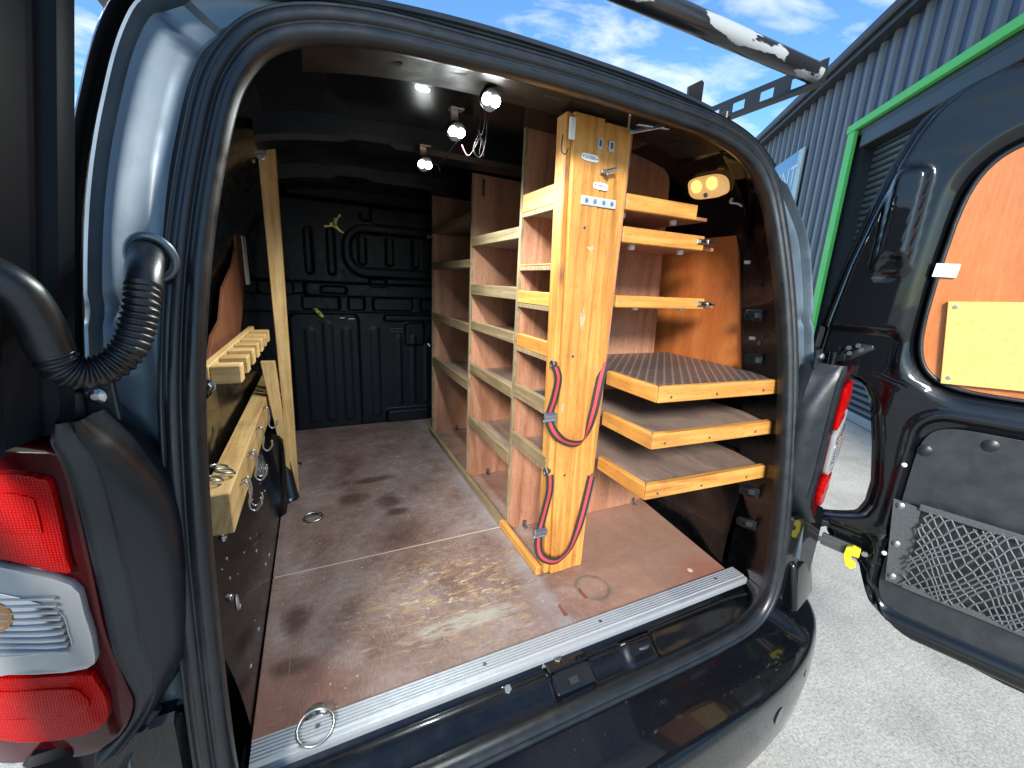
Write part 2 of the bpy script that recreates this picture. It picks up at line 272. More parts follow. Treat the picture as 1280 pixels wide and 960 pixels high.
def ground_mat():
    m = bpy.data.materials.new('concrete'); m.use_nodes = True; t = m.node_tree; b = t.nodes['Principled BSDF']; b.inputs['Roughness'].default_value = 0.88
    co = N(t, 'ShaderNodeTexCoord')
    def nz(s, d=8, r=0.65):
        n = N(t, 'ShaderNodeTexNoise'); n.inputs['Scale'].default_value = s; n.inputs['Detail'].default_value = d; n.inputs['Roughness'].default_value = r; LK(t, co.outputs['Object'], n.inputs[0]); return n.outputs[0]
    r1 = N(t, 'ShaderNodeValToRGB'); r1.color_ramp.elements[0].position = 0.34; r1.color_ramp.elements[1].position = 0.64
    r1.color_ramp.elements[0].color = (0.42, 0.405, 0.37, 1); r1.color_ramp.elements[1].color = (0.62, 0.605, 0.565, 1); LK(t, nz(3.0, 12, 0.72), r1.inputs[0])
    r2 = N(t, 'ShaderNodeValToRGB'); r2.color_ramp.elements[0].position = 0.36; r2.color_ramp.elements[1].position = 0.58
    r2.color_ramp.elements[0].color = (0.50, 0.495, 0.48, 1); r2.color_ramp.elements[1].color = (1.1, 1.09, 1.05, 1); LK(t, nz(95, 8, 0.82), r2.inputs[0])
    mm = N(t, 'ShaderNodeMix', data_type='RGBA', blend_type='MULTIPLY'); mm.inputs[0].default_value = 1; LK(t, r1.outputs[0], mm.inputs[6]); LK(t, r2.outputs[0], mm.inputs[7])
    LK(t, mm.outputs[2], b.inputs['Base Color'])
    bp = N(t, 'ShaderNodeBump'); bp.inputs['Strength'].default_value = 0.5; bp.inputs['Distance'].default_value = 0.004; LK(t, nz(120, 5), bp.inputs['Height']); LK(t, bp.outputs[0], b.inputs['Normal'])
    return m
conc = ground_mat()

def tread_mat():
    m = bpy.data.materials.new('antislip_ply'); m.use_nodes = True; t = m.node_tree; b = t.nodes['Principled BSDF']
    co = N(t, 'ShaderNodeTexCoord'); mp = N(t, 'ShaderNodeMapping'); mp.inputs['Rotation'].default_value = (0, 0, R(45)); mp.inputs['Scale'].default_value = (1, 1, 0); LK(t, co.outputs['Object'], mp.inputs[0])
    hs = []
    for i in range(2):
        wv = N(t, 'ShaderNodeTexWave', wave_type='BANDS'); wv.bands_direction = 'XY'[i]; wv.inputs['Scale'].default_value = 15; wv.inputs['Distortion'].default_value = 0.3; LK(t, mp.outputs[0], wv.inputs[0]); hs.append(wv.outputs['Fac'])
    mu = N(t, 'ShaderNodeMath', operation='MAXIMUM'); LK(t, hs[0], mu.inputs[0]); LK(t, hs[1], mu.inputs[1])
    r = N(t, 'ShaderNodeValToRGB'); r.color_ramp.elements[0].position = 0.75; r.color_ramp.elements[1].position = 0.95; r.color_ramp.elements[0].color = (0.055, 0.036, 0.031, 1); r.color_ramp.elements[1].color = (0.16, 0.13, 0.12, 1)
    LK(t, mu.outputs[0], r.inputs[0]); LK(t, r.outputs[0], b.inputs['Base Color']); b.inputs['Roughness'].default_value = 0.42
    bp = N(t, 'ShaderNodeBump'); bp.inputs['Strength'].default_value = 0.8; bp.inputs['Distance'].default_value = 0.002; LK(t, mu.outputs[0], bp.inputs['Height']); LK(t, bp.outputs[0], b.inputs['Normal'])
    return m
tread = tread_mat()
brownply = wood('brown_phenolic_shelf', [(0.2, (0.13, 0.085, 0.068)), (0.5, (0.235, 0.165, 0.132)), (0.8, (0.34, 0.26, 0.21))], 'y', ring=4, stretch=0.3, fine=90, rough=0.45, dirt=0.4, dirtcol=(0.27, 0.22, 0.18))

# ------------------------------------------------------------------ mesh helpers
WO = {}
def link(name, me, parent, loc, smooth):
    o = bpy.data.objects.new(name, me); C.objects.link(o)
    WO[o.name] = Vector(loc)
    if parent is not None:
        o.parent = parent; o.location = Vector(loc) - WO[parent.name]
    else: o.location = loc
    return o
def obj(name, vf, m, parent=None, smooth=False, loc=None, auto=None):
    v, f = vf
    if loc is None: loc = WO[parent.name] if parent is not None else (0, 0, 0)
    loc = Vector(loc)
    me = bpy.data.meshes.new(name); me.from_pydata([Vector(p) - loc for p in v], [], f); me.materials.append(m); me.update()
    bm = bmesh.new(); bm.from_mesh(me); bmesh.ops.recalc_face_normals(bm, faces=bm.faces); bm.to_mesh(me); bm.free()
    if smooth:
        me.polygons.foreach_set('use_smooth', [True]*len(me.polygons))
        if auto is not None:
            me.set_sharp_from_angle(angle=R(auto))
    return link(name, me, parent, loc, smooth)
def inst(src, name, parent, loc, rot=None):
    o = src.copy(); o.name = name; C.objects.link(o); WO[o.name] = Vector(loc); o.parent = parent
    o.location = Vector(loc) - WO[parent.name]
    if rot is not None: o.rotation_euler = rot
    return o
def thing(name, loc, label, cat, group=None):
    o = bpy.data.objects.new(name, None); C.objects.link(o); o.location = loc; WO[o.name] = Vector(loc); o.empty_display_size = 0.05
    o['label'] = label; o['category'] = cat
    if group: o['group'] = group
    return o
def tag(o, label, cat, group=None):
    o['label'] = label; o['category'] = cat
    if group: o['group'] = group
    return o
def join(*parts):
    V, F = [], []
    for v, f in parts:
        n = len(V); V += [tuple(p) for p in v]; F += [tuple(i+n for i in q) for q in f]
    return V, F
def bmout(bm):
    bm.verts.ensure_lookup_table(); bm.verts.index_update()
    r = ([v.co.copy() for v in bm.verts], [[v.index for v in f.verts] for f in bm.faces]); bm.free(); return r
def hexa(p8, bev=0.0015, seg=1):     # bottom 4 (ccw), top 4
    bm = bmesh.new(); vs = [bm.verts.new(p) for p in p8]
    for q in ((3, 2, 1, 0), (4, 5, 6, 7), (0, 1, 5, 4), (1, 2, 6, 5), (2, 3, 7, 6), (3, 0, 4, 7)): bm.faces.new([vs[i] for i in q])
    if bev: bmesh.ops.bevel(bm, geom=bm.edges[:], offset=bev, segments=seg, affect='EDGES', profile=0.5)
    return bmout(bm)
def box(x0, x1, y0, y1, z0, z1, bev=0.0015, seg=1):
    return hexa([(x0, y0, z0), (x1, y0, z0), (x1, y1, z0), (x0, y1, z0), (x0, y0, z1), (x1, y0, z1), (x1, y1, z1), (x0, y1, z1)], bev, seg)
def beam(a, b, wv, hv, bev=0.0015):  # bar from a to b; full width / height vectors
    a, b, wv, hv = map(Vector, (a, b, wv, hv)); r = []
    for hs in (-.5, .5):
        for p, s in ((a, -.5), (a, .5), (b, .5), (b, -.5)): r.append(p + wv*s + hv*hs)
    return hexa(r, bev)
def prism(poly, vec, bev=0.0, seg=2):
    bm = bmesh.new(); vs = [bm.verts.new(p) for p in poly]; f = bm.faces.new(vs)
    g = bmesh.ops.extrude_face_region(bm, geom=[f]); nv = [e for e in g['geom'] if isinstance(e, bmesh.types.BMVert)]
    bmesh.ops.translate(bm, verts=nv, vec=Vector(vec))
    if bev:
        bmesh.ops.recalc_face_normals(bm, faces=bm.faces)
        ed = [e for e in bm.edges if len(e.link_faces) == 2 and e.calc_face_angle(0) > 0.7]
        bmesh.ops.bevel(bm, geom=ed, offset=bev, segments=seg, affect='EDGES', profile=0.5)
    return bmout(bm)
def frame_at(t):
    t = t.normalized(); a = Vector((0, 0, 1)) if abs(t.z) < 0.9 else Vector((1, 0, 0)); u = t.cross(a).normalized(); return u, t.cross(u).normalized()
def tube(path, r, seg=10, closed=False, caps=True):
    P = [Vector(p) for p in path]; n = len(P); V, F = [], []; u = None
    for i, p in enumerate(P):
        t = (P[(i+1) % n] - P[i-1]) if closed or 0 < i < n-1 else (P[1]-P[0] if i == 0 else P[-1]-P[-2])
        t.normalize()
        if u is None: u, v = frame_at(t)
        else: u = (u - t*u.dot(t)).normalized(); v = t.cross(u)
        rr = r[i] if isinstance(r, (list, tuple)) else r
        for k in range(seg):
            a = 2*math.pi*k/seg; V.append(p + (u*math.cos(a) + v*math.sin(a))*rr)
    m = n if closed else n-1
    for i in range(m):
        j = (i+1) % n
        for k in range(seg): F.append((i*seg+k, i*seg+(k+1) % seg, j*seg+(k+1) % seg, j*seg+k))
    if not closed and caps: F.append(tuple(range(seg-1, -1, -1))); F.append(tuple((n-1)*seg+k for k in range(seg)))
    return V, F
def spline(pts, n=8, closed=False):   # Catmull-Rom
    P = [Vector(p) for p in pts]; m = len(P); out = []
    for i in range(m if closed else m-1):
        g = lambda k: P[k % m] if closed else P[max(0, min(m-1, k))]
        a, b, c, d = g(i-1), g(i), g(i+1), g(i+2)
        for k in range(n):
            t = k/n; out.append(0.5*((2*b) + (c-a)*t + (2*a-5*b+4*c-d)*t*t + (3*b-a-3*c+d)*t**3))
    if not closed: out.append(P[-1])
    return out
def grid(fn, nu, nv, wrapu=False):
    V = [fn(i, j) for i in range(nu) for j in range(nv)]; F = []
    for i in range(nu if wrapu else nu-1):
        for j in range(nv-1):
            a = i*nv+j; b = ((i+1) % nu)*nv+j; F.append((a, b, b+1, a+1))
    return V, F
def cyl(c, axis, r, h, seg=16, dome=0.0, r2=None):
    c = Vector(c); ax = Vector(axis).normalized(); path = [c, c+ax*h*0.8, c+ax*h, ]; rr = [r, (r2 or r), (r2 or r)*0.85]
    if dome: path.append(c+ax*(h+dome)); rr.append(r*0.4)
    return tube(path, rr, seg)
def mirror(vf): return ([(1.19-p[0], p[1], p[2]) for p in vf[0]], [tuple(reversed(q)) for q in vf[1]])
def sm(a, b, x):
    t = max(0.0, min(1.0, (x-a)/(b-a) if b != a else 0)); return t*t*(3-2*t)
def rrect(x, z, x0, x1, z0, z1, r):   # signed distance, negative inside
    cx, cz = (x0+x1)/2, (z0+z1)/2; qx = abs(x-cx) - (x1-x0)/2 + r; qz = abs(z-cz) - (z1-z0)/2 + r
    return math.hypot(max(qx, 0), max(qz, 0)) + min(max(qx, qz), 0) - r
def interp(tab, x):
    for (a, b), (c, d) in zip(tab, tab[1:]):
        if x <= c: return b + (d-b)*max(0, min(1, (x-a)/(c-a)))
    return tab[-1][1]
def text_mesh(s, size, depth=0.0004):
    cu = bpy.data.curves.new('txt', 'FONT'); cu.body = s; cu.size = size; cu.extrude = depth; cu.align_x = 'CENTER'; cu.align_y = 'CENTER'; cu.resolution_u = 3
    o = bpy.data.objects.new('txt', cu); C.objects.link(o); bpy.context.view_layer.update()
    me = bpy.data.meshes.new_from_object(o.evaluated_get(bpy.context.evaluated_depsgraph_get())); bpy.data.objects.remove(o)
    r = ([v.co.copy() for v in me.vertices], [list(p.vertices) for p in me.polygons]); bpy.data.meshes.remove(me); return r
def xform(vf, M): return ([M @ Vector(p) for p in vf[0]], vf[1])
def basis(o, x, y, z): 
    x, y, z = map(Vector, (x, y, z)); return Matrix(((x.x, y.x, z.x, o[0]), (x.y, y.y, z.y, o[1]), (x.z, y.z, z.z, o[2]), (0, 0, 0, 1)))
GZ = -0.60

# ------------------------------------------------------------------ ground
g = obj('ground', ([(-300, -300, GZ), (300, -300, GZ), (300, 300, GZ), (-300, 300, GZ)], [(0, 1, 2, 3)]), conc); g['kind'] = 'structure'

# ------------------------------------------------------------------ building
BP = Vector((5.385, 1.576, GZ)); BD = Vector((0.602, 0.799, 0)).normalized(); BN = Vector((-BD.y, BD.x, 0))
def bpt(u, n, z): return BP + BD*u + BN*n + Vector((0, 0, z-GZ))
def bbox(u0, u1, n0, n1, z0, z1, bev=0.004):
    return hexa([bpt(u0, n0, z0), bpt(u1, n0, z0), bpt(u1, n1, z0), bpt(u0, n1, z0), bpt(u0, n0, z1), bpt(u1, n0, z1), bpt(u1, n1, z1), bpt(u0, n1, z1)], bev)
bld = thing('industrial_building', BP, 'dark blue-grey metal-clad industrial unit with green-framed roller shutter behind the van', 'building')
EZ = 3.58
for i in range(8):            # cladding sheets, butted
    u0 = 1.44 + i*1.15
    obj('cladding_sheet', bbox(u0+0.001, u0+1.149, -0.06, 0.0, GZ, EZ, 0), clad, bld)
for i in range(5):
    u0 = -4.31 + i*1.15
    obj('cladding_sheet', bbox(u0+0.001, u0+1.149, -0.06, 0.0, 2.86, EZ, 0), clad, bld)
def rib(z0, z1):
    V = []
    for z in (z0, z1):
        for du, dn in ((-0.058, 0.0015), (-0.034, 0.036), (0.034, 0.036), (0.058, 0.0015)): V.append(BD*du + BN*dn + Vector((0, 0, z)))
    return V, [(0, 1, 5, 4), (1, 2, 6, 5), (2, 3, 7, 6), (3, 0, 4, 7), (0, 3, 2, 1), (4, 5, 6, 7)]
rl = obj('cladding_rib', (lambda vf: ([p + bpt(1.58, 0, GZ) for p in vf[0]], vf[1]))(rib(0, EZ-GZ)), cladr, bld, loc=bpt(1.58, 0, GZ))
for i in range(1, 39): inst(rl, 'cladding_rib', bld, bpt(1.58+i*0.23, 0, GZ))
rs = obj('cladding_rib', (lambda vf: ([p + bpt(1.35, 0, 2.86) for p in vf[0]], vf[1]))(rib(0, EZ-2.86)), cladr, bld, loc=bpt(1.35, 0, 2.86))
for i in range(1, 24): inst(rs, 'cladding_rib', bld, bpt(1.35-i*0.23, 0, 2.86))
obj('fascia', bbox(-4.4, 10.7, -0.06, 0.16, EZ, EZ+0.06, 0.006), eavem, bld)
obj('gutter', bbox(-4.4, 10.7, 0.10, 0.22, EZ+0.06, EZ+0.17, 0.02), eavem, bld)
obj('roof', ([bpt(-4.4, 0.16, EZ+0.12), bpt(10.7, 0.16, EZ+0.12), bpt(10.7, -6, EZ+0.95), bpt(-4.4, -6, EZ+0.95), bpt(-4.4, 0.16, EZ+0.16), bpt(10.7, 0.16, EZ+0.16), bpt(10.7, -6, EZ+1.0), bpt(-4.4, -6, EZ+1.0)], [(3, 2, 1, 0), (4, 5, 6, 7), (0, 1, 5, 4), (1, 2, 6, 5), (2, 3, 7, 6), (3, 0, 4, 7)]), eavem, bld)
obj('end_wall', bbox(10.64, 10.7, -6, -0.061, GZ, EZ, 0), clad, bld)
obj('door_trim', bbox(-4.3, 1.46, 0.0015, 0.055, 2.77, 2.855), green, bld)
obj('door_head', bbox(-4.3, 1.43, -0.05, 0.0, 2.70, 2.769, 0), eavem, bld)
obj('door_trim', bbox(1.29, 1.44, 0.0015, 0.045, GZ, 2.768), green, bld)
obj('shutter_box', bbox(-4.3, 1.215, -0.25, 0.0, 2.55, 2.718, 0.01), eavem, bld)
obj('door_reveal', bbox(1.2155, 1.43, -0.40, -0.0605, GZ, 2.86, 0), eavem, bld)
obj('back_wall', bbox(-4.4, 10.63, -6.06, -6.0, GZ, EZ+0.9, 0), clad, bld)
obj('end_wall', bbox(-4.4, -4.34, -6, -0.061, GZ, EZ, 0), clad, bld)
sh = obj('roller_shutter', bbox(-4.3, 1.215, -0.30, -0.22, GZ, 2.55, 0), eavem, bld)
def slatv():
    prof = [(-0.219, 0.0), (-0.178, 0.012), (-0.165, 0.03), (-0.172, 0.052), (-0.205, 0.066), (-0.219, 0.07)]; V = []
    for u in (-4.3, 1.215):
        for n, z in prof: V.append(BD*u + BN*n + Vector((0, 0, z)))
    return V, [(i, i+1, i+7, i+6) for i in range(5)]
s0 = slatv(); sl0 = obj('slat', ([p + bpt(0, 0, GZ+0.12) for p in s0[0]], s0[1]), shut, sh, smooth=True, loc=bpt(0, 0, GZ+0.12))
for i in range(1, 42): inst(sl0, 'slat', sh, bpt(0, 0, GZ+0.12+i*0.0735))
obj('bottom_rail', bbox(-4.3, 1.215, -0.219, -0.16, GZ+0.005, GZ+0.11, 0.006), alu, sh)
sg = thing('wall_sign', bpt(3.1, 0.06, 2.1), 'blue sign with white lettering and pale edge strip on the metal cladding', 'sign')
obj('board', bbox(2.78, 4.2, 0.045, 0.075, 2.05, 2.98, 0.003), signm, sg)
obj('edge_strip', bbox(2.60, 2.779, 0.045, 0.075, 2.05, 2.98, 0.003), signw, sg)
obj('lettering', xform(text_mesh('XNT', 0.42, 0.002), basis(bpt(3.15, 0.0785, 2.62), -BD, (0, 0, 1), BN)), white, sg)
obj('underline', bbox(2.85, 3.5, 0.0755, 0.079, 2.36, 2.39, 0), white, sg)

# ------------------------------------------------------------------ van
van = thing('van', (0.595, 0.7, GZ), 'black panel van with both rear doors open and its load space fitted out', 'van')
CX = 0.595
def yseal(z): return -0.12 + 0.085*z + 0.07*z*z if z > 0 else -0.12 + 0.085*z
half = [(0, -.06), (.3, -.06), (.45, -.055), (.535, -.04), (.58, -.005), (.602, .06), (.608, .18), (.608, .44), (.60, .66), (.588, .82), (.567, .94), (.537, 1.035), (.480, 1.100), (.37, 1.134), (.2, 1.145), (0, 1.150)]
ring = [(CX+a, b) for a, b in half] + [(CX-a, b) for a, b in reversed(half[1:-1])]
loop = spline([(a, b, 0) for a, b in ring], 14, closed=True)       # x, z
nl = len(loop)
def lnorm(i):
    t = loop[(i+1) % nl] - loop[i-1]; t.normalize(); return Vector((t.y, -t.x))
# rubber seal with two lobes
prof = [(-0.006, 0.020), (-0.013, 0.004), (-0.012, -0.010), (-0.004, -0.018), (0.004, -0.0165), (0.0085, -0.0125), (0.0105, -0.0125), (0.014, -0.016), (0.020, -0.0165), (0.0255, -0.0125), (0.027, -0.010), (0.0285, -0.0115), (0.032, -0.0105), (0.0345, -0.004), (0.036, 0.004), (0.036, 0.012)]
pr2 = [(p.x, p.y) for p in spline([(a, b, 0) for a, b in prof], 3)]
def sealp(i, j):
    p = loop[i]; n = lnorm(i); a, d = pr2[j]; a -= 0.011*sm(0.60, 0.92, p.y); x, z = p.x + n.x*a, p.y + n.y*a
    return Vector((x, yseal(p.y) + d, z))
obj('door_seal', grid(sealp, nl, len(pr2), True), rubber, van, smooth=True)
# pressed frame round the opening (pillars and roof rail)
sec = [(.060, .165), (.056, .145), (.036, .085), (.012, .035), (.002, .012), (.012, .003), (.030, .004), (.040, .012), (.052, .013), (.066, .013), (.080, .012), (.0865, .010), (.089, -.006), (.092, -.011), (.096, -.009), (.099, .010), (.106, .034), (.118, .036), (.126, .022), (.131, .018), (.136, .024), (.145, .06), (.158, .14), (.17, .3), (.18, .8), (.18, 1.4), (.18, 2.4)]
i0 = min(i for i in range(nl) if loop[i].y > -0.045 and loop[i].x > CX); i1 = max(i for i in range(nl) if loop[i].y > -0.045 and loop[i].x < CX)
def framep(ii, j):
    i = i0 + ii; p = loop[i]; n = lnorm(i); a, d = sec[j]
    k = 1.0 - 0.74*(sm(1.03, 1.135, p.y) if p.x < CX else sm(0.88, 1.11, p.y))
    if j < 6: k = 1.0
    if j > 14: k = k + (1.2-k)*sm(0.015, 0.17, d)*sm(0.12, 0.45, abs(n.x))
    if j > 14: a = 0.101 + (a-0.101)*(0.25 + (0.5*sm(0.2, 0.6, -n.x)))
    if j < 4:
        k += (max(0, 0.655-abs(p.x-CX)-0.056)/0.06)*abs(n.x)*min(1, a/0.05); k = min(k, 2.2 - 1.0*sm(0.93, 1.06, p.y)); d = d*(1 - 0.35*sm(0.95, 1.06, p.y)*(1-sm(1.12, 1.145, p.y)))
    x = p.x + n.x*a*k; z = p.y + n.y*a*k
    y = yseal(p.y) + d
    if j > 14: z += 0.028*sm(0.15, 0.8, d)*sm(1.10, 1.14, p.y)
    if j > 6:
        for X, Z, r, dep in ((-0.082, 0.735, 0.020, 0.006), (1.19+0.082, 0.735, 0.020, 0.006)):
            q = math.hypot(x-X, z-Z); y += dep*(1-sm(r*0.6, r, q))
        for s in (1, -1):
            X = CX - s*(CX-0.035); dx = (x-X)*s; dz = z-1.068; l = (dx*0.76 - dz*0.65); m = (dx*0.65 + dz*0.76)
            y += 0.008*(1-sm(0.017, 0.023, math.hypot(max(abs(l)-0.03, 0), m)))
    return Vector((x, y, z))
for nm, ja, jb, m in (('inner_pillar', 0, 6, inner), ('rear_frame', 6, 15, jamb), ('body_shell', 15, len(sec)-1, paint)):
    cut = 0 if nm == 'inner_pillar' else sum(1 for i in range(i0, nl//2) if loop[i].y < 0.10)
    obj(nm, grid(lambda i, j: framep(i+cut, j+ja), i1-i0+1-2*cut, jb-ja+1), m, van, smooth=True, auto=38)
# inner skins
def wallp(side):
    prof = [(-0.004, -0.03), (-0.012, 0.05), (-0.03, 0.14), (-0.062, 0.24), (-0.088, 0.35), (-0.098, 0.5), (-0.098, 0.7), (-0.085, 0.86), (-0.06, 0.98), (-0.015, 1.09), (0.06, 1.165), (0.16, 1.20)]
    pp = [(p.x, p.y) for p in spline([(a, b, 0) for a, b in prof], 5)]
    ys = [0.03 + 1.64*k/60 for k in range(61)]
    def f(i, j):
        x, z = pp[i]; y = max(ys[j], yseal(z) + 0.15)
        if side > 0:
            x -= 0.015*sm(0.0, 0.3, z)
            if z < 0.25: x -= 0.075*sm(0.0, 0.3, y)*(1-sm(0.1, 0.25, z))
        # pressed swages
        x -= 0.008*(1-sm(0.0, 0.012, rrect(y, z, 0.20, 0.44, 0.40, 0.86, 0.05)))
        x -= 0.008*(1-sm(0.0, 0.012, rrect(y, z, 0.52, 1.5, 0.42, 0.9, 0.06)))
        return Vector((x, y, z)) if side < 0 else Vector((1.19-x, y, z))
    return grid(f, len(pp), 61)
obj('side_wall', wallp(-1), inner, van, smooth=True); obj('side_wall', wallp(1), inner, van, smooth=True)
obj('quarter_panel', box(1.285, 1.293, -0.06, 0.55, -0.06, 0.5, 0), inner, van)
obj('quarter_panel', box(-0.103, -0.095, -0.06, 0.55, -0.06, 0.5, 0), inner, van)
# wheel arches
def arch(side):
    def f(i, j):
        a = math.pi*i/24; xx = [-0.10, 0.000, 0.012, 0.018][j]; r = [0.34, 0.34, 0.325, 0.0][j]
        return Vector((xx if side < 0 else 1.19-xx+0.01, 1.10 + r*math.cos(a), -0.02 + r*0.95*math.sin(a)))
    return grid(f, 25, 4)
obj('wheel_arch', arch(-1), inner, van, smooth=True, auto=40)
def arch2(i, j):
    a = math.pi*i/24; xx = [1.32, 1.225, 1.215, 1.21][j]; r = [0.40, 0.40, 0.385, 0.0][j]
    return Vector((xx, 0.86 + r*math.cos(a), -0.02 + r*0.85*math.sin(a)))
obj('wheel_arch', grid(arch2, 25, 4), inner, van, smooth=True, auto=40)
# floor pan below boards, roof lining, outer roof skin
obj('floor_pan', box(-0.02, 1.30, -0.02, 1.70, -0.05, -0.024, 0), inner, van)
def roofp(i, j):
    x = 0.03 + 1.13*i/40; y = 0.22 + 1.48*j/60; z = 1.195 - 0.05*((x-CX)/0.6)**4
    for c in (0.2, 0.42, 0.77, 0.99): z -= 0.006*(1-sm(0.012, 0.02, abs(x-c)))*sm(0.75, 0.8, y)
    return Vector((x, y, z))
obj('roof_lining', grid(roofp, 41, 61), innerr, van, smooth=True)
# rear roof trim (black strip over the header)
def trimp(i, j):
    a = -0.45 + 0.81*i/60; z = 1.172 - 0.050*abs(a/0.6)**3.0; q = [(0.02, -0.002), (-0.010, 0.000), (-0.014, 0.007), (-0.009, 0.009), (-0.013, 0.012), (-0.007, 0.022), (0.03, 0.030), (0.09, 0.034)][j]
    return Vector((CX+a, 0.080 + q[0] + 0.02*(a/0.5)**2, z + q[1]))
obj('roof_trim', grid(trimp, 61, 8), plastic, van, smooth=True, auto=35)
# rear header underside (between opening and load space roof)
def headp(i, j):
    a = -0.45 + 0.90*i/80; t = a/0.5
    q = [(0.085, 1.146), (0.115, 1.152), (0.20, 1.158), (0.255, 1.164), (0.275, 1.178), (0.28, 1.21)][j]
    return Vector((CX+a, q[0], q[1] - 0.045*abs(t)**3))
hd = obj('rear_header', grid(headp, 81, 6), headm, van, smooth=True)
for x, y, a, b in ((0.60, 0.16, 0.02, 0.012), (0.66, 0.15, 0.009, 0.009), (0.70, 0.155, 0.012, 0.008), (0.72, 0.17, 0.012, 0.006), (0.40, 0.16, 0.016, 0.009), (0.28, 0.17, 0.02, 0.006), (0.97, 0.19, 0.018, 0.008), (1.00, 0.15, 0.006, 0.006), (0.86, 0.17, 0.012, 0.012)):
    zz = 1.1535 + (y-0.115)*0.07 - 0.045*abs((x-CX)/0.5)**3
    obj('header_slot', prism([(x-a, y-b, zz-0.0015), (x+a, y-b, zz-0.0015), (x+a, y+b, zz-0.0015), (x-a, y+b, zz-0.0015)], (0, 0, 0.004)), blackp, hd)
# roof cross members
def cross(Y, z0):
    def f(i, j):
        x = 0.03 + 1.13*i/60; q = [(-0.05, 0.06), (-0.045, 0.012), (-0.035, 0.0), (0.03, -0.004), (0.042, 0.008), (0.05, 0.06)][j]; e = abs((x-CX)/0.6)**4
        dz = 0.01*(1-sm(0.05, 0.07, abs(x-0.30))) 
        return Vector((x, Y + q[0], z0 + q[1] - 0.05*e + (dz if j in (1, 2) else 0)))
    return grid(f, 61, 6)
cm = obj('roof_cross_member', cross(0.66, 1.135), innerr, van, smooth=True, auto=30)
obj('access_hole', cyl((0.47, 0.6139, 1.158), (0, -1, 0), 0.011, 0.0015), blackp, cm)
obj('roof_cross_member', cross(1.2, 1.15), innerr, van, smooth=True, auto=30)
# bulkhead, pressed
def bulkp(i, j):
    x = -0.10 + 1.40*i/230; z = -0.02 + 1.26*j/230; y = 1.642
    def g(d, w=0.008): return 1-sm(0.0, w, d)
    if z > 0.70:
        y -= 0.016*g(rrect(x, z, -0.02, 1.2, 0.76, 1.125, 0.07), 0.014)
        y += 0.011*g(rrect(x, z, 0.29, 0.90, 0.795, 1.03, 0.10), 0.016)
        y -= 0.011*g(rrect(x, z, 0.325, 0.865, 0.838, 0.994, 0.06), 0.014)
        for s in (0.372, 0.506, 0.64, 0.774): y += 0.012*g(rrect(x, z, s-0.014, s+0.014, 0.85, 0.982, 0.013))
        for s in (0.128, 0.228, 1.0, 1.1): y += 0.012*g(rrect(x, z, s-0.012, s+0.012, 0.795, 1.002, 0.011))
        y -= 0.012*g(rrect(x, z, 0.42, 0.95, 1.05, 1.12, 0.02)); y += 0.010*g(rrect(x, z, 0.372, 0.412, 1.062, 1.10, 0.015))
        y += 0.03*sm(1.125, 1.15, z)
    y -= 0.030*(1-sm(-0.004, 0.006, rrect(x, z, 0.10 if x > 0.05 else -0.1, 1.3, 0.692, 0.752, 0.02)))
    if z < 0.8:
        y += 0.020*g(rrect(x, z, 0.175, 0.285, 0.703, 0.732, 0.012)); y -= 0.014*g(rrect(x, z, 0.405, 0.48, 0.745, 0.775, 0.01))
    y -= 0.012*g(rrect(x, z, -0.1, 1.3, 0.610, 0.692, 0.004), 0.004)
    for a, b in ((0.087, 0.251), (0.30, 0.371), (0.421, 0.62), (0.669, 0.82), (0.87, 0.94), (0.99, 1.15)): y += 0.018*g(rrect(x, z, a, b, 0.621, 0.680, 0.008), 0.006)
    if z < 0.61:
        y -= 0.014*g(rrect(x, z, 0.026, 0.336, -0.1, 0.594, 0.03), 0.01)
        for s in (0.109, 0.191, 0.279, 0.421): y -= 0.004*g(rrect(x, z, s-0.014, s+0.014, 0.04, 0.52 if s != 0.191 else 0.55, 0.013), 0.014)
        for s in (0.549, 0.625, 0.70): y -= 0.004*g(rrect(x, z, s-0.006, s+0.006, 0.1, 0.48, 0.006), 0.010)
        y -= 0.016*g(rrect(x, z, 0.584, 0.681, 0.435, 0.547, 0.015)); y -= 0.02*g(rrect(x, z, 0.475, 0.85, 0.567, 0.592, 0.008)); y -= 0.035*g(rrect(x, z, 0.475, 0.705, -0.03, 0.062, 0.01))
    return Vector((x, y, z))
bk = obj('bulkhead', grid(bulkp, 231, 231), bulk, van, smooth=True)
for x, z, l in ((0.25, 0.578, 0.022), (0.29, 0.574, 0.03)): obj('scuff_mark', box(x, x+l, 1.6055, 1.612, z, z+0.005, 0), white, bk)
for z in (0.505, 0.52): obj('vent_slot', box(0.50, 0.565, 1.628, 1.6405, z, z+0.005, 0.001), dull, bk)
# plywood floor boards, seam
fb = obj('floor_board', prism([(-0.004, 0.001, -0.022), (1.19, 0.001, -0.022), (1.245, 0.444, -0.022), (-0.004, 0.444, -0.022)], (0, 0, 0.022), 0.0015), floorm, van)
obj('floor_board', prism([(-0.004, 0.4475, -0.022), (1.245, 0.4475, -0.022), (1.205, 1.62, -0.022), (-0.004, 1.62, -0.022)], (0, 0, 0.022), 0.0015), floorm, van)
obj('floor_seam', box(0.0, 0.66, 0.4441, 0.4474, -0.02, -0.0012, 0), mat('pale_ply_core', (0.55, 0.44, 0.33), 0.8), van)
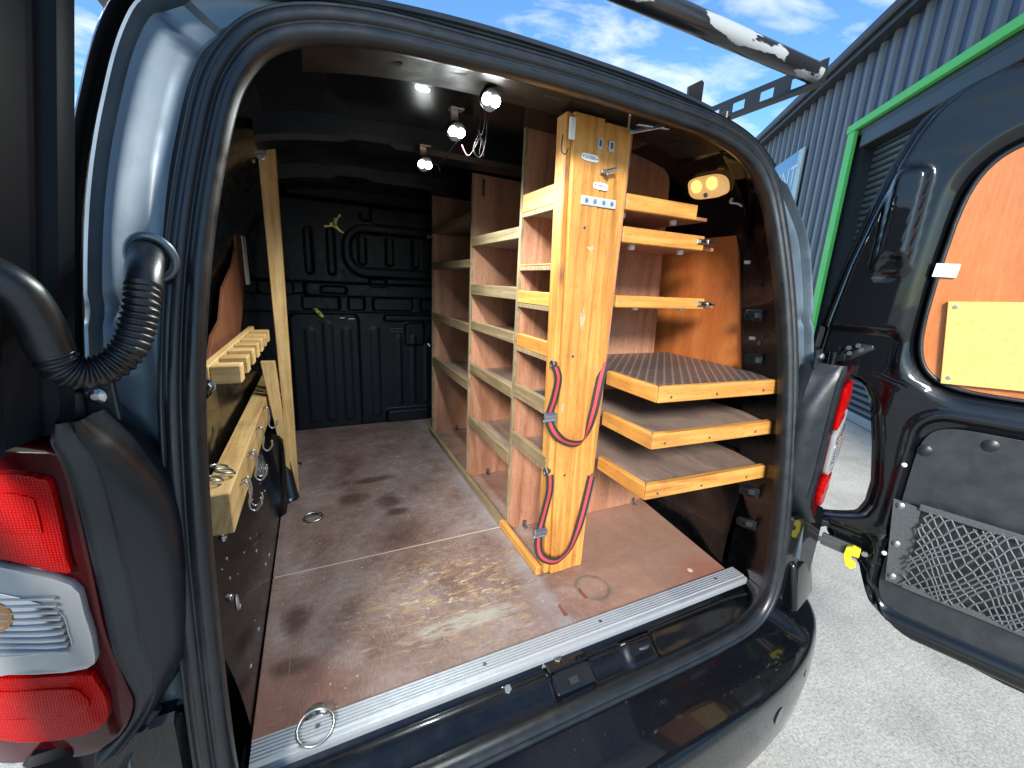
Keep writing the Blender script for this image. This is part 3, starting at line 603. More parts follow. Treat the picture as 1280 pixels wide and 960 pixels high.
# grooved aluminium sill strip
sp = []
for k in range(6):
    y = 0.006 - k*0.0066; sp += [(y, 0.0018), (y-0.0012, 0.0042), (y-0.0042, 0.0042), (y-0.0054, 0.0018)]
sp += [(-0.040, 0.0018), (-0.043, 0.001), (-0.0445, -0.006), (-0.044, -0.016)]
def stripp(i, j): return Vector(((-0.002 if i == 0 else 1.213), sp[j][0], sp[j][1]))
ss = obj('sill_strip', grid(stripp, 2, len(sp)), alu, van)
for x in (0.10, 0.42, 0.72, 1.12): obj('screw', cyl((x, -0.013, 0.0035), (0, 0, 1), 0.004, 0.002, 12), dull, ss)
# painted sill with pressings
def sillp(i, j):
    x = -0.02 + 1.23*i/160; t = j/24; y = -0.02 - 0.10*t
    z = -0.016 - 0.014*sm(0.15, 0.3, t) - 0.030*sm(0.35, 0.9, t)
    e = max(abs(x-CX)-0.48, 0)/0.12; z += 0.05*e*e*sm(0.3, 1.0, t)
    for c, wd in ((0.60, 0.05), (0.79, 0.045)): z += 0.012*(1-sm(wd*0.8, wd, abs(x-c)))*sm(0.3, 0.5, t)*(1-sm(0.8, 1, t))
    return Vector((x, y, z))
obj('sill', grid(sillp, 161, 25), inner, van, smooth=True)
st = obj('latch_striker', join(box(0.548, 0.648, -0.068, -0.030, -0.034, -0.016, 0.003), hexa([(0.548, -0.108, -0.06), (0.648, -0.108, -0.06), (0.648, -0.0685, -0.05), (0.548, -0.0685, -0.05), (0.550, -0.104, -0.038), (0.646, -0.104, -0.038), (0.648, -0.0685, -0.0225), (0.548, -0.0685, -0.0225)], 0.003)), paint, van)
obj('latch_hole', prism([(0.584, -0.098, -0.0345), (0.606, -0.098, -0.0345), (0.606, -0.086, -0.0295), (0.584, -0.086, -0.0295)], (0, 0, 0.0012)), blackp, st)
obj('bolt', join(cyl((0.58, -0.046, -0.018), (0, 0, 1), 0.010, 0.006, 6), cyl((0.58, -0.046, -0.018), (0, 0, 1), 0.014, 0.0015, 16)), dull, st)
obj('striker_loop', tube(spline([(0.770, -0.060, -0.045), (0.768, -0.074, -0.040), (0.80, -0.085, -0.036), (0.828, -0.074, -0.040), (0.826, -0.060, -0.045)], 6), 0.004, 8), dull, van, smooth=True)
obj('sill_bolt', join(cyl((0.455, -0.055, -0.034), (0, -0.4, 1), 0.009, 0.008, 6), cyl((0.455, -0.055, -0.034), (0, -0.4, 1), 0.013, 0.002, 16)), steel, van)
# bumper
def bumpath(s):      # s in -1..1 -> plan point of the crest, outward dir
    a = abs(s); sg = 1 if s >= 0 else -1
    P = spline([(0, -0.268, 0), (0.25, -0.262, 0), (0.50, -0.243, 0), (0.68, -0.205, 0), (0.80, -0.150, 0), (0.875, -0.06, 0), (0.90, 0.08, 0), (0.905, 0.3, 0)], 10)
    t = a*(len(P)-1); k = min(int(t), len(P)-2); p = P[k].lerp(P[k+1], t-k); d = (P[k+1]-P[k]).normalized(); n = Vector((-d.y, d.x, 0))*-1
    n = Vector((d.y, -d.x, 0))
    return Vector((CX+sg*p.x, p.y, 0)), Vector((sg*n.x, n.y, 0)), sg*p.x
bprof = [(-0.155, -0.072), (-0.135, -0.078), (-0.06, -0.094), (-0.02, -0.104), (-0.006, -0.110), (0.0, -0.118), (0.002, -0.13), (0.004, -0.15), (0.006, -0.22), (0.0, -0.30), (-0.012, -0.345), (-0.03, -0.365), (-0.09, -0.37)]
def bumpp(i, j):
    s = -1 + 2*i/150; p, n, dx = bumpath(s); o, z = bprof[j]
    h = sm(0.655, 0.70, abs(dx))
    if o < 0 and j < 6: z += 0.03*h*(1 - j/6.5); o = o*(1-0.15*h)
    return Vector((p.x + n.x*o, p.y + n.y*o, z))
bumpm = mat('scuffed_bumper_paint', (0.003, 0.0035, 0.005), 0.24, 0.0, coat=0.6, coat_rough=0.05, spec=0.15, noise=((0.05, 0.05, 0.052), 120, 0.66, 0.74))
bu = obj('bumper', grid(bumpp, 151, len(bprof)), bumpm, van, smooth=True, auto=50)
obj('tow_eye_cover', cyl((1.10, -0.2462, -0.20), (0.2, -1, 0), 0.022, 0.0030, 24), paint, bu)
obj('parking_sensor', cyl((1.245, -0.2165, -0.165), (0.45, -1, 0), 0.011, 0.002, 20), plastic, bu)
for f in (lambda v: v, mirror):
    obj('bumper_corner', f(hexa([(1.275, -0.155, -0.06), (1.43, -0.115, -0.06), (1.45, 0.03, -0.06), (1.27, 0.03, -0.06), (1.275, -0.125, 0.085), (1.405, -0.095, 0.075), (1.43, 0.03, 0.085), (1.27, 0.03, 0.10)], 0.016, 4)), paint, bu, smooth=True, auto=50)
# lower rear body behind bumper
obj('rear_panel', join(box(-0.24, 1.43, -0.10, 0.6, -0.34, -0.085, 0.01), box(-0.20, -0.049, -0.112, -0.045, -0.12, 0.225, 0.008), box(1.239, 1.39, -0.112, -0.045, -0.12, 0.225, 0.008)), paint, van)
# tail lamps and their trims
def ylamp(x): return -0.125 + 0.055*max(0.0, (-0.085-x)/0.16)**1.4
def lens(poly, proud, thick, bev, smooth=True):
    P = [(p.x, p.y) for p in spline([(a, b, 0) for a, b in poly], 3, closed=True)] if smooth else poly
    vf = prism([Vector((x, 0, z)) for x, z in P], (0, thick, 0), bev)
    return ([Vector((p[0], p[1] + ylamp(p[0]) - proud, p[2])) for p in vf[0]], vf[1])
def strips(poly_x, zs, proud, h):
    out = []
    for z in zs: out.append(lens([(poly_x[0], z), (poly_x[1], z), (poly_x[1], z+h), (poly_x[0], z+h)], proud, 0.004, 0, False))
    return join(*out)
def tail(mir):
    f = mirror if mir else (lambda v: v)
    tl = obj('tail_lamp', f(lens([(-.25, .60), (-.18, .614), (-.109, .609), (-.096, .588), (-.094, .53), (-.094, .454), (-.094, .379), (-.086, .31), (-.084, .275), (-.102, .236), (-.137, .212), (-.20, .205), (-.245, .22), (-.255, .4)], 0.004, 0.06, 0.005)), deepred, van, smooth=True, auto=40)
    obj('red_lens', f(lens([(-.238, .575), (-.147, .584), (-.116, .578), (-.109, .567), (-.110, .488), (-.113, .468), (-.164, .488), (-.238, .50)], 0.011, 0.012, 0.003)), redlens, tl, smooth=True, auto=40)
    obj('red_lens', f(lens([(-.238, .335), (-.189, .338), (-.120, .338), (-.110, .325), (-.104, .29), (-.118, .258), (-.18, .245), (-.235, .26)], 0.011, 0.012, 0.003)), redlens, tl, smooth=True, auto=40)
    obj('lens_rim', f(lens([(-.24, .497), (-.164, .482), (-.110, .457), (-.104, .42), (-.103, .372), (-.114, .347), (-.188, .345), (-.242, .345)], 0.014, 0.014, 0.004)), clear, tl, smooth=True, auto=40)
    obj('reflector', f(lens([(-.228, .462), (-.17, .452), (-.126, .430), (-.121, .40), (-.126, .378), (-.183, .372), (-.228, .374)], 0.0155, 0.004, 0.001)), chrome, tl, smooth=True, auto=40)
    obj('indicator_bulb', f(lens([(-.225, .445), (-.185, .446), (-.166, .432), (-.172, .41), (-.195, .402), (-.225, .41)], 0.0165, 0.003, 0.001)), amber, tl, smooth=True, auto=40)
    obj('lens_ridge', f(strips((-.228, -.124), [0.376+0.0085*k for k in range(9)], 0.0188, 0.0022)), clear, tl)
    obj('lens_inset', f(lens([(-.226, .318), (-.189, .322), (-.135, .322), (-.124, .312), (-.120, .298), (-.135, .286), (-.19, .282), (-.226, .286)], 0.0125, 0.004, 0.001)), redlens, tl, smooth=True, auto=40)
    obj('lens_inset', f(lens([(-.226, .56), (-.16, .566), (-.128, .56), (-.124, .55), (-.124, .525), (-.13, .518), (-.18, .522), (-.226, .53)], 0.0125, 0.004, 0.001)), redlens, tl, smooth=True, auto=40)
    rows = [(.632, -.078, -.086, -.10), (.612, -.066, -.082, -.105), (.592, -.056, -.074, -.100), (.545, -.038, -.070, -.096), (.50, -.028, -.069, -.095), (.434, -.026, -.068, -.094), (.352, -.028, -.067, -.094), (.312, -.033, -.062, -.088), (.285, -.043, -.064, -.084), (.261, -.056, -.072, -.088), (.235, -.076, -.088, -.102), (.205, -.105, -.112, -.13)]
    rws = [(p.x, p.y, p.z) for p in spline([(r[0], r[1], r[2]) for r in rows], 4)]; rl4 = [p.x for p in spline([(r[3], 0, 0) for r in rows], 4)]
    rows = [(q[0], q[1], q[2], l) for q, l in zip(rws, rl4)]
    def tr(i, j):
        z, a, c, l = rows[i]; q = [(a+0.002, -0.045), (a, -0.086), (a-0.004, -0.098), (a*0.6+c*0.4, -0.112), (c+0.003, -0.121), (c, -0.1235), (c-0.004, -0.1215), (c*0.5+l*0.5, -0.1255), (l+0.003, -0.1275), (l, -0.1255), (l-0.006, -0.10)][j]
        return Vector((q[0], q[1], z))
    obj('lamp_trim', f(grid(tr, len(rows), 11)), plastic, van, smooth=True, auto=60)
    tb = obj('trim_tab', f(prism([(-.098, -0.072, .615), (-.066, -0.075, .615), (-.068, -0.072, .662), (-.094, -0.070, .665)], (0, 0.008, 0), 0.003)), plastic, van)
    obj('screw', f(cyl((-.083, -0.0725, .646), (0, -1, 0), 0.009, 0.005, 16, 0.002)), steel, tb)
tail(False); tail(True)
obj('body_strip', tube([(-0.16, -0.12, 0.10), (-0.075, -0.10, 0.235)], 0.006, 8), plastic, van)
obj('screw', cyl((-0.118, -0.085, 0.175), (0, -1, 0), 0.008, 0.005, 14), steel, van)
# wiring conduit from left pillar to left door
cp = spline([(-0.0309, -0.0300, 0.8059), (-0.0211, -0.0850, 0.7852), (-0.0196, -0.1100, 0.7572), (-0.0235, -0.1220, 0.7298), (-0.0312, -0.1320, 0.7062), (-0.0453, -0.1400, 0.6905), (-0.0605, -0.1480, 0.6858), (-0.0720, -0.1550, 0.6946), (-0.0755, -0.1600, 0.7132), (-0.0774, -0.1650, 0.7390), (-0.0824, -0.1700, 0.7600), (-0.0927, -0.1750, 0.7731), (-0.1054, -0.1800, 0.7785), (-0.1183, -0.1900, 0.7799)], 16)
rad = []
for i, p in enumerate(cp):
    t = i/(len(cp)-1)
    if 0.16 < t < 0.70: rad.append(0.0150 + 0.0022*math.sin(i*math.pi/1.5))
    else: rad.append(0.0168 if t >= 0.70 else 0.0165)
# dense resample for ribs
dense = [cp[int(k/3)].lerp(cp[min(int(k/3)+1, len(cp)-1)], (k % 3)/3) for k in range(3*(len(cp)-1)+1)]; nd = len(dense); rad = []
acc = 0.0
for k in range(nd):
    if k: acc += (dense[k]-dense[k-1]).length
    t = k/(nd-1); rad.append((0.0148 + 0.0012*math.sin(acc*2*math.pi/0.0066)) if 0.13 < t < 0.60 else 0.0160)
cd = obj('wiring_conduit', tube(dense, rad, 20), rubber, van, smooth=True)
obj('grommet', tube([(-0.0255+0.0205*math.cos(a), -0.040-0.010*math.sin(a), 0.797+0.023*math.sin(a)) for a in [2*math.pi*k/32 for k in range(32)]], 0.0048, 10, closed=True), jamb, cd, smooth=True)
# side window blanking panels and interior lamp
lp = obj('side_ply_panel', prism([(-0.080, y, z) for y, z in ((0.443, 0.591), (0.504, 0.636), (0.616, 0.663), (0.70, 0.74), (0.907, 0.807), (1.0, 0.86), (1.03, 0.98), (1.08, 1.05), (1.16, 1.05), (1.20, 0.95), (1.11, 0.757), (0.97, 0.642), (0.88, 0.587), (0.704, 0.583), (0.639, 0.559), (0.517, 0.567))], (-0.008, 0, 0), 0.001), brownp, van)
obj('label_strip', box(-0.0798, -0.078, 1.13, 1.22, 0.74, 0.95, 0), white, lp)
obj('side_ply_panel', prism([(1.272, y, z) for y, z in ((0.13, 0.50), (0.128, 0.565), (0.175, 0.78), (0.205, 0.90), (0.240, 1.020), (0.27, 1.032), (0.38, 1.036), (0.62, 1.03), (0.62, 0.50))], (0.012, 0, 0), 0.001), plyo, van)
il = obj('interior_lamp', prism([(1.195 - 0.40*(zz-1.085), yy, zz) for yy, zz in [(0.290 + 0.062*math.copysign(abs(math.cos(a))**0.6, math.cos(a)), 1.086 + 0.029*math.copysign(abs(math.sin(a))**0.6, math.sin(a)) + 0.08*math.cos(a)*0.076) for a in [2*math.pi*k/36 for k in range(36)]]], (0.025, 0.0, 0.01), 0.004, 3), lampw, van, smooth=True, auto=40)
for y in (0.318, 0.264): obj('bulb_glow', cyl((1.1915, y, 1.094), (-1, 0, -0.40), 0.017, 0.005, 24, 0.004), lampm, il, smooth=True, auto=50)
obj('lamp_switch', cyl((1.203, 0.288, 1.068), (-1, 0, -0.4), 0.007, 0.006, 16), greyp, il)
# D pillar fittings on the right inner pillar
def dpy(z): return 0.075 + 0.06*z
for z, kind in ((0.86, 0), (0.735, 1), (0.66, 2), (0.615, 1), (0.545, 1), (0.42, 2), (0.245, 1), (0.15, 1)):
    y = yseal(z) + 0.10; x = CX + interp([(0, .597), (.66, .60), (.82, .587), (.94, .562), (1.1, .45)], z) + 0.043
    n = Vector((-0.88, -0.45, 0)).normalized(); tt = Vector((0.45, -0.88, 0)).normalized()
    def rr(w_, h_, off, th):
        c = Vector((x, y, z)) + n*off; pts = []
        for k in range(20):
            a = 2*math.pi*k/20; ca, sa = math.cos(a), math.sin(a); e = 0.5
            pts.append(c + tt*(w_*math.copysign(abs(ca)**e, ca)) + Vector((0, 0, h_*math.copysign(abs(sa)**e, sa))))
        return prism(pts, n*th, 0.0015)
    if kind == 1: obj('pressed_boss', rr(0.034, 0.016, 0.002, 0.006), inner, van, smooth=True, auto=30); obj('pillar_hole', rr(0.009, 0.008, 0.0085, 0.001), blackp, van)
    elif kind == 2: obj('pillar_hole', rr(0.006, 0.006, 0.004, 0.002), blackp, van)
    if z in (0.86, 0.66, 0.545): 
        c = Vector((x, y, z+0.012)) + n*0.010 + tt*-0.018; obj('spring_clip', hexa([c + tt*a + Vector((0, 0, b)) + n*d for d, a, b in ((0, -.008, -.005), (0, .008, -.005), (.004, .008, -.004), (.004, -.008, -.004), (0, -.008, .006), (0, .008, .006), (.005, .008, .005), (.005, -.008, .005))], 0.001), steel, van)
# lashing rings
def ring_at(x, y, r, lean, name='lashing_ring'):
    a = Vector((x, y, 0.003)); pl = obj(name, cyl((x, y, -0.001), (0, 0, 1), 0.017, 0.004, 24), steel, van, smooth=True, auto=30)
    obj('bolt_head', cyl((x, y, 0.003), (0, 0, 1), 0.008, 0.005, 6), dull, pl)
    obj('ring', tube([(x + r*math.cos(q), y - 0.018 + lean*(r*math.sin(q) - r*0.5), 0.007 + 0.004*math.sin(q)) for q in [2*math.pi*k/28 for k in range(28)]], 0.0028, 8, closed=True), steel, pl, smooth=True)
ring_at(0.097, 0.018, 0.030, 1.0); ring_at(0.095, 0.74, 0.028, 0.8); ring_at(0.028, 1.19, 0.02, 0.8)
# recesses cut in the board by the strip
for x, y in ((0.655, 0.055), (0.735, 0.085)):
    obj('board_notch', prism([(x-0.006, y-0.018, 0.0008), (x+0.006, y-0.018, 0.0008), (x+0.004, y, 0.0008), (x+0.005, y+0.02, 0.0008), (x-0.003, y+0.016, 0.0008)], (0, 0, 0.0008)), brownp, van)

# right rear door, opened past square
DA = R(20); DH = Vector((1.40, -0.08, 0)); DS = Vector((math.sin(DA), -math.cos(DA), 0)); DN = Vector((math.cos(DA), math.sin(DA), 0))
def dpt(s, z, t=0.0): return DH + DS*s + DN*t + Vector((0, 0, z))
SL = [(-.085, .42), (-.065, .235), (-.05, .195), (-.02, .16), (.03, .136), (.075, .118), (.105, .085), (.122, .045), (.135, .035), (.15, .03), (.175, -.02), (.188, -.01), (.200, .03), (.212, .062), (.225, .085), (.26, .096), (.32, .097), (.42, .080), (.50, .062), (.54, .050), (.575, .030), (.592, .0), (.602, -.06), (.615, -.091), (.64, -.091), (.731, -.085), (.876, -.066), (.991, -.043), (1.105, -.018), (1.16, .0), (1.20, .02), (1.232, .05), (1.255, .085), (1.275, .15), (1.283, .30)]
zs = []
z = -0.085
while z < 1.2835: zs.append(z); z += 0.0075
def win(s, z): return rrect(s - 0.10*max(0, (z-0.80))**1.6, z, 0.112, 0.57, 0.590, 1.13, 0.115)
def doorz(s, z, sl):
    t = 0.0; e = s - sl
    eb = min(e, 0.665-s, (z+0.085)*1.0, (1.2835-z)*1.2)
    t += 0.030*(1-sm(0.010, 0.026, eb))                     # outer flange set back
    t += 0.016*(1-sm(-0.004, 0.024, win(s, z))) + 0.006*(1-sm(0.020, 0.034, win(s, z)))
    t += 0.014*(1-sm(-0.012, 0.012, rrect(s, z, 0.158, 0.58, -0.012, 0.520, 0.045)))
    t -= 0.008*(1-sm(0.002, 0.012, abs(rrect(s, z, 0.146, 0.60, -0.03, 0.535, 0.06)+0.0)))
    b = rrect(s, z, -0.006, 0.062, 0.846, 1.092, 0.026)
    t -= 0.026*(1-sm(-0.012, 0.003, b))
    t += 0.018*(1-sm(-0.008, 0.003, rrect(s, z, 0.0, 0.055, 0.842, 0.895, 0.024)))
    t += 0.014*(1-sm(-0.006, 0.008, rrect(s, z, -0.12, 0.082, 0.50, 0.712, 0.025)))*(1-sm(0.55, 0.54, z)*0)
    t += 0.012*(1-sm(-0.006, 0.010, rrect(s, z, -0.05, 0.125, 0.055, 0.175, 0.02)))
    return t
NS = 96
def doorp(i, j):
    z = zs[i]; sl = interp(SL, z); s = sl + (0.665-sl)*(j/(NS-1))**1.15
    return dpt(s, z, doorz(s, z, sl))
door = obj('rear_door', grid(doorp, len(zs), NS), paint, van, smooth=True); door['label'] = 'black rear door with plywood window blank and net pocket'
def dskin(i, j):
    z = zs[i]; sl = interp(SL, z); s = sl + (0.665-sl)*j/24
    return dpt(s, z, 0.036 + 0.03*math.sin(math.pi*j/24)**0.5)
obj('outer_skin', grid(dskin, len(zs), 25), paint, door, smooth=True)
def dpoly(pts, t, th, bev=0.001): return prism([dpt(s, z, t) for s, z in pts], DN*th, bev)
wp = [(x, y) for x, y in [(0.3405+0.2265*math.copysign(abs(math.cos(a))**0.42, math.cos(a)), 0.86+0.268*math.copysign(abs(math.sin(a))**0.42, math.sin(a))) for a in [2*math.pi*k/64 for k in range(64)]]]
wp = [(x + 0.10*max(0, (y-0.80))**1.6, y) for x, y in wp]
obj('window_panel', dpoly(wp, 0.008, 0.008, 0.0015), plyo, door)
obj('window_gasket', tube([dpt(x, y, 0.009) for x, y in wp], 0.005, 8, closed=True), rubber, door, smooth=True)
obj('patch_board', dpoly([(0.170, 0.607), (0.60, 0.632), (0.60, 0.815), (0.144, 0.794)], -0.004, 0.0118, 0.0012), mdf, door)
for s, z in ((0.180, 0.622), (0.158, 0.782), (0.36, 0.63), (0.34, 0.795)): obj('screw', cyl(dpt(s, z, -0.003), -DN, 0.0045, 0.002, 12), steel, door)
obj('edge_clip', dpoly([(0.106, 0.848), (0.146, 0.846), (0.148, 0.876), (0.108, 0.878)], 0.002, 0.004, 0.001), white, door)
obj('grommet', cyl(dpt(0.020, 0.870, 0.0), -DN, 0.015, 0.004, 24, 0.003), plastic, door, smooth=True, auto=40)
obj('lower_panel', dpoly([(s, z) for s, z in [(0.369+0.205*math.copysign(abs(math.cos(a))**0.25, math.cos(a)), 0.249+0.258*math.copysign(abs(math.sin(a))**0.25, math.sin(a))) for a in [2*math.pi*k/56 for k in range(56)]]], 0.0075, 0.004), hard, door)
for s, z in ((0.178, 0.438), (0.276, 0.482), (0.50, 0.48)): obj('panel_button', cyl(dpt(s, z, 0.0085), -DN, 0.014, 0.004, 20, 0.003), plastic, door, smooth=True, auto=40)
for s, z in ((0.150, 0.395), (0.160, 0.150)): obj('screw', cyl(dpt(s, z, -0.008), -DN, 0.0055, 0.004, 14, 0.002), white, door)
# net pocket
net = obj('net_pocket', join(dpoly([(0.148, 0.302), (0.200, 0.296), (0.216, 0.078), (0.176, 0.078)], -0.010, 0.006), dpoly([(0.196, 0.309), (0.58, 0.300), (0.58, 0.284), (0.197, 0.293)], -0.016, 0.008, 0.002), dpoly([(0.206, 0.092), (0.58, 0.086), (0.58, 0.070), (0.207, 0.076)], -0.012, 0.006, 0.002)), band, door)
cords = []
for fam in (1, -1):
    for k in range(-14, 40):
        pts = []
        for q in range(15):
            v = q/14; z = 0.292 - 0.204*v; s = 0.205 + 0.0165*k + fam*0.085*(v-0.5)*1.6 + random.uniform(-.0022, .0022) + 0.006*math.sin(k*0.9+v*3)
            pts.append((s, z, -0.016 - 0.010*math.sin(math.pi*v) + (0.0012 if fam > 0 else 0)))
        pts = [p for p in pts if 0.202 < p[0] < 0.575]
        if len(pts) > 1: cords.append(tube([dpt(a, b + 0.006*math.sin(a*60), c) for a, b, c in pts], 0.0019, 4))
nc = obj('net_cord', join(*cords), netm, door); nc['kind'] = 'stuff'
for s, z in ((0.164, 0.289), (0.176, 0.186), (0.186, 0.096)): obj('rivet', cyl(dpt(s, z, -0.009), -DN, 0.0085, 0.003, 16, 0.002), steel, door, smooth=True, auto=40)
# hinges and check strap
def hinge(z, parent, f):
    pts = [(-0.035, z-0.035), (-0.03, z-0.012), (-0.012, z+0.018), (0.002, z+0.026), (0.034, z+0.022), (0.040, z+0.012), (-0.014, z-0.030)]
    h = obj('hinge', f(join(dpoly(pts, 0.004, 0.008, 0.0015), tube([dpt(-0.040, z-0.040, 0.0), dpt(-0.040, z-0.005, 0.0)], 0.009, 14), beam(dpt(-0.04, z-0.022, 0.0), dpt(-0.012, z-0.015, 0.004), DN*0.012, (0, 0, 0.020)), beam(dpt(-0.04, z-0.032, 0.0), dpt(-0.075, z-0.034, 0.02), DN*0.012, (0, 0, 0.016)))), paint, parent, smooth=True, auto=40)
    for s, q in ((-0.008, -0.004), (0.014, 0.008), (0.006, 0.018), (-0.012, 0.010)): obj('hinge_bolt', f(cyl(dpt(s, z+q, 0.004), -DN, 0.0065, 0.005, 6)), dull, h)
hinge(0.655, door, lambda v: v); hinge(0.155, door, lambda v: v)
obj('door_check', join(beam(dpt(-0.10, 0.135, -0.03), dpt(0.075, 0.128, -0.016), DN*0.006, (0, 0, 0.014)), beam(dpt(0.03, 0.130, -0.012), dpt(0.115, 0.122, -0.006), DN*0.012, (0, 0, 0.034)), tube([dpt(0.0, 0.155, -0.03), dpt(0.02, 0.12, -0.02)], 0.008, 10)), dull, door)
yh = spline([(0.085, 0.125, 0), (0.094, 0.134, 0), (0.106, 0.134, 0), (0.112, 0.125, 0)], 5); 
obj('check_clip', prism([dpt(s, z, -0.030) for s, z in ((0.116, 0.142), (0.100, 0.146), (0.086, 0.138), (0.084, 0.112), (0.092, 0.086), (0.106, 0.080), (0.115, 0.090), (0.112, 0.100), (0.102, 0.104), (0.100, 0.118), (0.116, 0.120))], DN*0.014, 0.002), yellow, door)
obj('check_bolt', cyl(dpt(0.125, 0.130, -0.012), -DN, 0.008, 0.006, 6), steel, door)

# left rear door: only its hinge side is in view
LA = R(17); LS = Vector((-math.sin(LA), -math.cos(LA), 0)); LN = Vector((-math.cos(LA), math.sin(LA), 0))
lz = [0.615 + 0.02*k for k in range(33)]
def lx(z): return -0.1004 + 0.1495*(z-0.605)
def lpt(s, z, t): return Vector((lx(z), -0.085, z)) + LS*s + LN*t
lsec = [(0.0, 0.045), (0.0, 0.004), (0.004, 0.0), (0.022, 0.0), (0.026, 0.008), (0.030, 0.010), (0.070, 0.010), (0.078, -0.002), (0.084, -0.004), (0.13, -0.004), (0.15, 0.01), (0.6, 0.012)]
ld = obj('rear_door', grid(lambda i, j: lpt(lsec[j][0], lz[i], lsec[j][1]), len(lz), len(lsec)), doorm, van, smooth=True, auto=45); ld['label'] = 'black rear door edge with wiring conduit'
obj('outer_skin', grid(lambda i, j: lpt(0.6*j/6, lz[i], 0.05), len(lz), 7), paint, ld, smooth=True)
low = [(-.06, .10), (0.0, .10), (.06, .09), (.12, .07), (.2, .06), (.59, .06)]
obj('lower_door', prism([Vector((-0.20, -0.16, 0)) + LS*s + Vector((0, 0, z)) for s, z in ((0.12, -0.07), (0.6, -0.07), (0.6, 0.60), (0.02, 0.60), (0.10, 0.5), (0.14, 0.2))], LN*0.05, 0.006), paint, ld)
obj('hinge', join(tube([(-0.138, -0.105, 0.618), (-0.138, -0.105, 0.665)], 0.014, 14), beam((-0.138, -0.105, 0.635), (-0.10, -0.07, 0.635), (0.01, 0.01, 0), (0, 0, 0.03)), beam((-0.138, -0.105, 0.652), (-0.14, -0.16, 0.655), (0.014, 0, 0), (0, 0, 0.02))), dull, ld, smooth=True, auto=40)

# ------------------------------------------------------------------ roof rack
rk = thing('roof_rack', (CX, 0.2, 1.25), 'black tubular roof rack bar with chipped paint and slotted side rail on van roof', 'roof rack')
obj('bar', tube([(-0.26, 0.20, 1.405), (1.42, 0.20, 1.405), (1.46, 0.20, 1.405)], 0.026, 28), barpaint, rk, smooth=True, auto=50, loc=(0.6, 0.20, 1.405))
obj('end_flange', cyl((1.461, 0.20, 1.405), (1, 0, 0), 0.030, 0.006, 20), steel, rk, smooth=True, auto=40)
for x in (1.462, -0.262):
    sd = 1 if x > 0 else -1
    rail = []
    y0, y1, h0, h1 = 0.17, 2.2, 1.368, 1.432
    # slotted strip: bars above and below plus webs between slots
    rail.append(box(x-0.002, x+0.002, y0, y1, h0, h0+0.018, 0)); rail.append(box(x-0.002, x+0.002, y0, y1, h1-0.018, h1, 0))
    y = y0
    while y < y1-0.1: rail.append(box(x-0.002, x+0.002, y, y+0.052, h0+0.018, h1-0.018, 0)); y += 0.098
    rail.append(box(x-0.03*sd if sd > 0 else x, x if sd > 0 else x-0.03*sd, y0, y1, h0-0.004, h0-0.0005, 0))
    obj('side_rail', join(*rail), barpaint2, rk)
for y in (0.45, 1.6):
    for x in (1.44, -0.25): obj('rail_foot', box(x-0.015, x+0.005, y, y+0.05, 1.15, 1.384, 0.003), barpaint, rk)
obj('roof_bracket', prism([(1.16, 0.36, 1.262), (1.21, 0.36, 1.262), (1.21, 0.36, 1.385), (1.20, 0.36, 1.39), (1.15, 0.36, 1.362)], (0, 0.006, 0), 0.002), barpaint, rk)

# ------------------------------------------------------------------ shelving unit
su = thing('shelving_unit', (0.95, 0.75, 0), 'tall pine and plywood shelving unit with corner trays along the right side of the van', 'shelving')
XA = 0.668
def divider(Y, top, xr, rc=0.06, zr=None):
    pts = [(XA+0.008, 0.001), (xr, 0.001)]
    zr = zr or top
    for k in range(9):
        a = math.pi/2*k/8; pts.append((xr - rc + rc*math.cos(a) - (0.05 if zr == top else 0.07), top - 0.01 - rc + rc*math.sin(a)))
    pts.append((XA+0.008, top))
    obj('divider', prism([(x, Y, z) for x, z in pts], (0, 0.012, 0), 0.001), ply, su)
    obj('divider_edge', box(XA-0.001, XA+0.0075, Y-0.0005, Y+0.0125, 0.001, top, 0.0008), plyedge, su)
divider(1.387, 1.173, 1.23); divider(0.827, 1.158, 1.23); divider(0.422, 1.189, 1.235, 0.07)
def shelf(y0, y1, z0, z1, deep=1.22, thick=0.011, m=old, wob=True, edge=True):
    obj('shelf', box(XA+0.016, deep, y0, y1, z0+0.001, z0+0.001+thick, 0.001), brownply, su)
    v, f = box(XA, XA+0.0155, y0+0.0005, y1-0.0005, z0+(0.008 if edge else 0), z1, 0.0018)
    if wob:
        ph = random.uniform(0, 9); v = [Vector((p[0] + 0.0012*math.sin(p[1]*40+ph), p[1], p[2])) for p in v]
    obj('shelf_lip', (v, f), m['y'], su)
    if edge: obj('shelf_edge', box(XA+0.0003, XA+0.0155, y0+0.0005, y1-0.0005, z0-0.004, z0+0.0075, 0.0008), plyedge, su)
for z0, z1 in ((1.0, 1.033), (.838, .869), (.595, .630), (.368, .407)): shelf(0.840, 1.386, z0, z1, edge=False)
for z0, z1 in ((.912, .944), (.742, .779), (.614, .647), (.446, .482), (.225, .266)): shelf(0.435, 0.826, z0, z1, edge=False)
for z0, z1 in ((.962, 1.022), (.822, .840), (.722, .770), (.596, .648), (.455, .498), (.300, .346)): shelf(0.205, 0.421, z0 + 0.006, z1, deep=0.812, m=pine if z1 > 0.6 else old, edge=True)
obj('floor_batten', box(0.652, 0.668, 0.445, 1.39, 0.001, 0.026, 0.002), old['y'], su); obj('floor_batten', box(0.652, 0.668, 0.19, 0.443, 0.001, 0.028, 0.002), pine['y'], su)
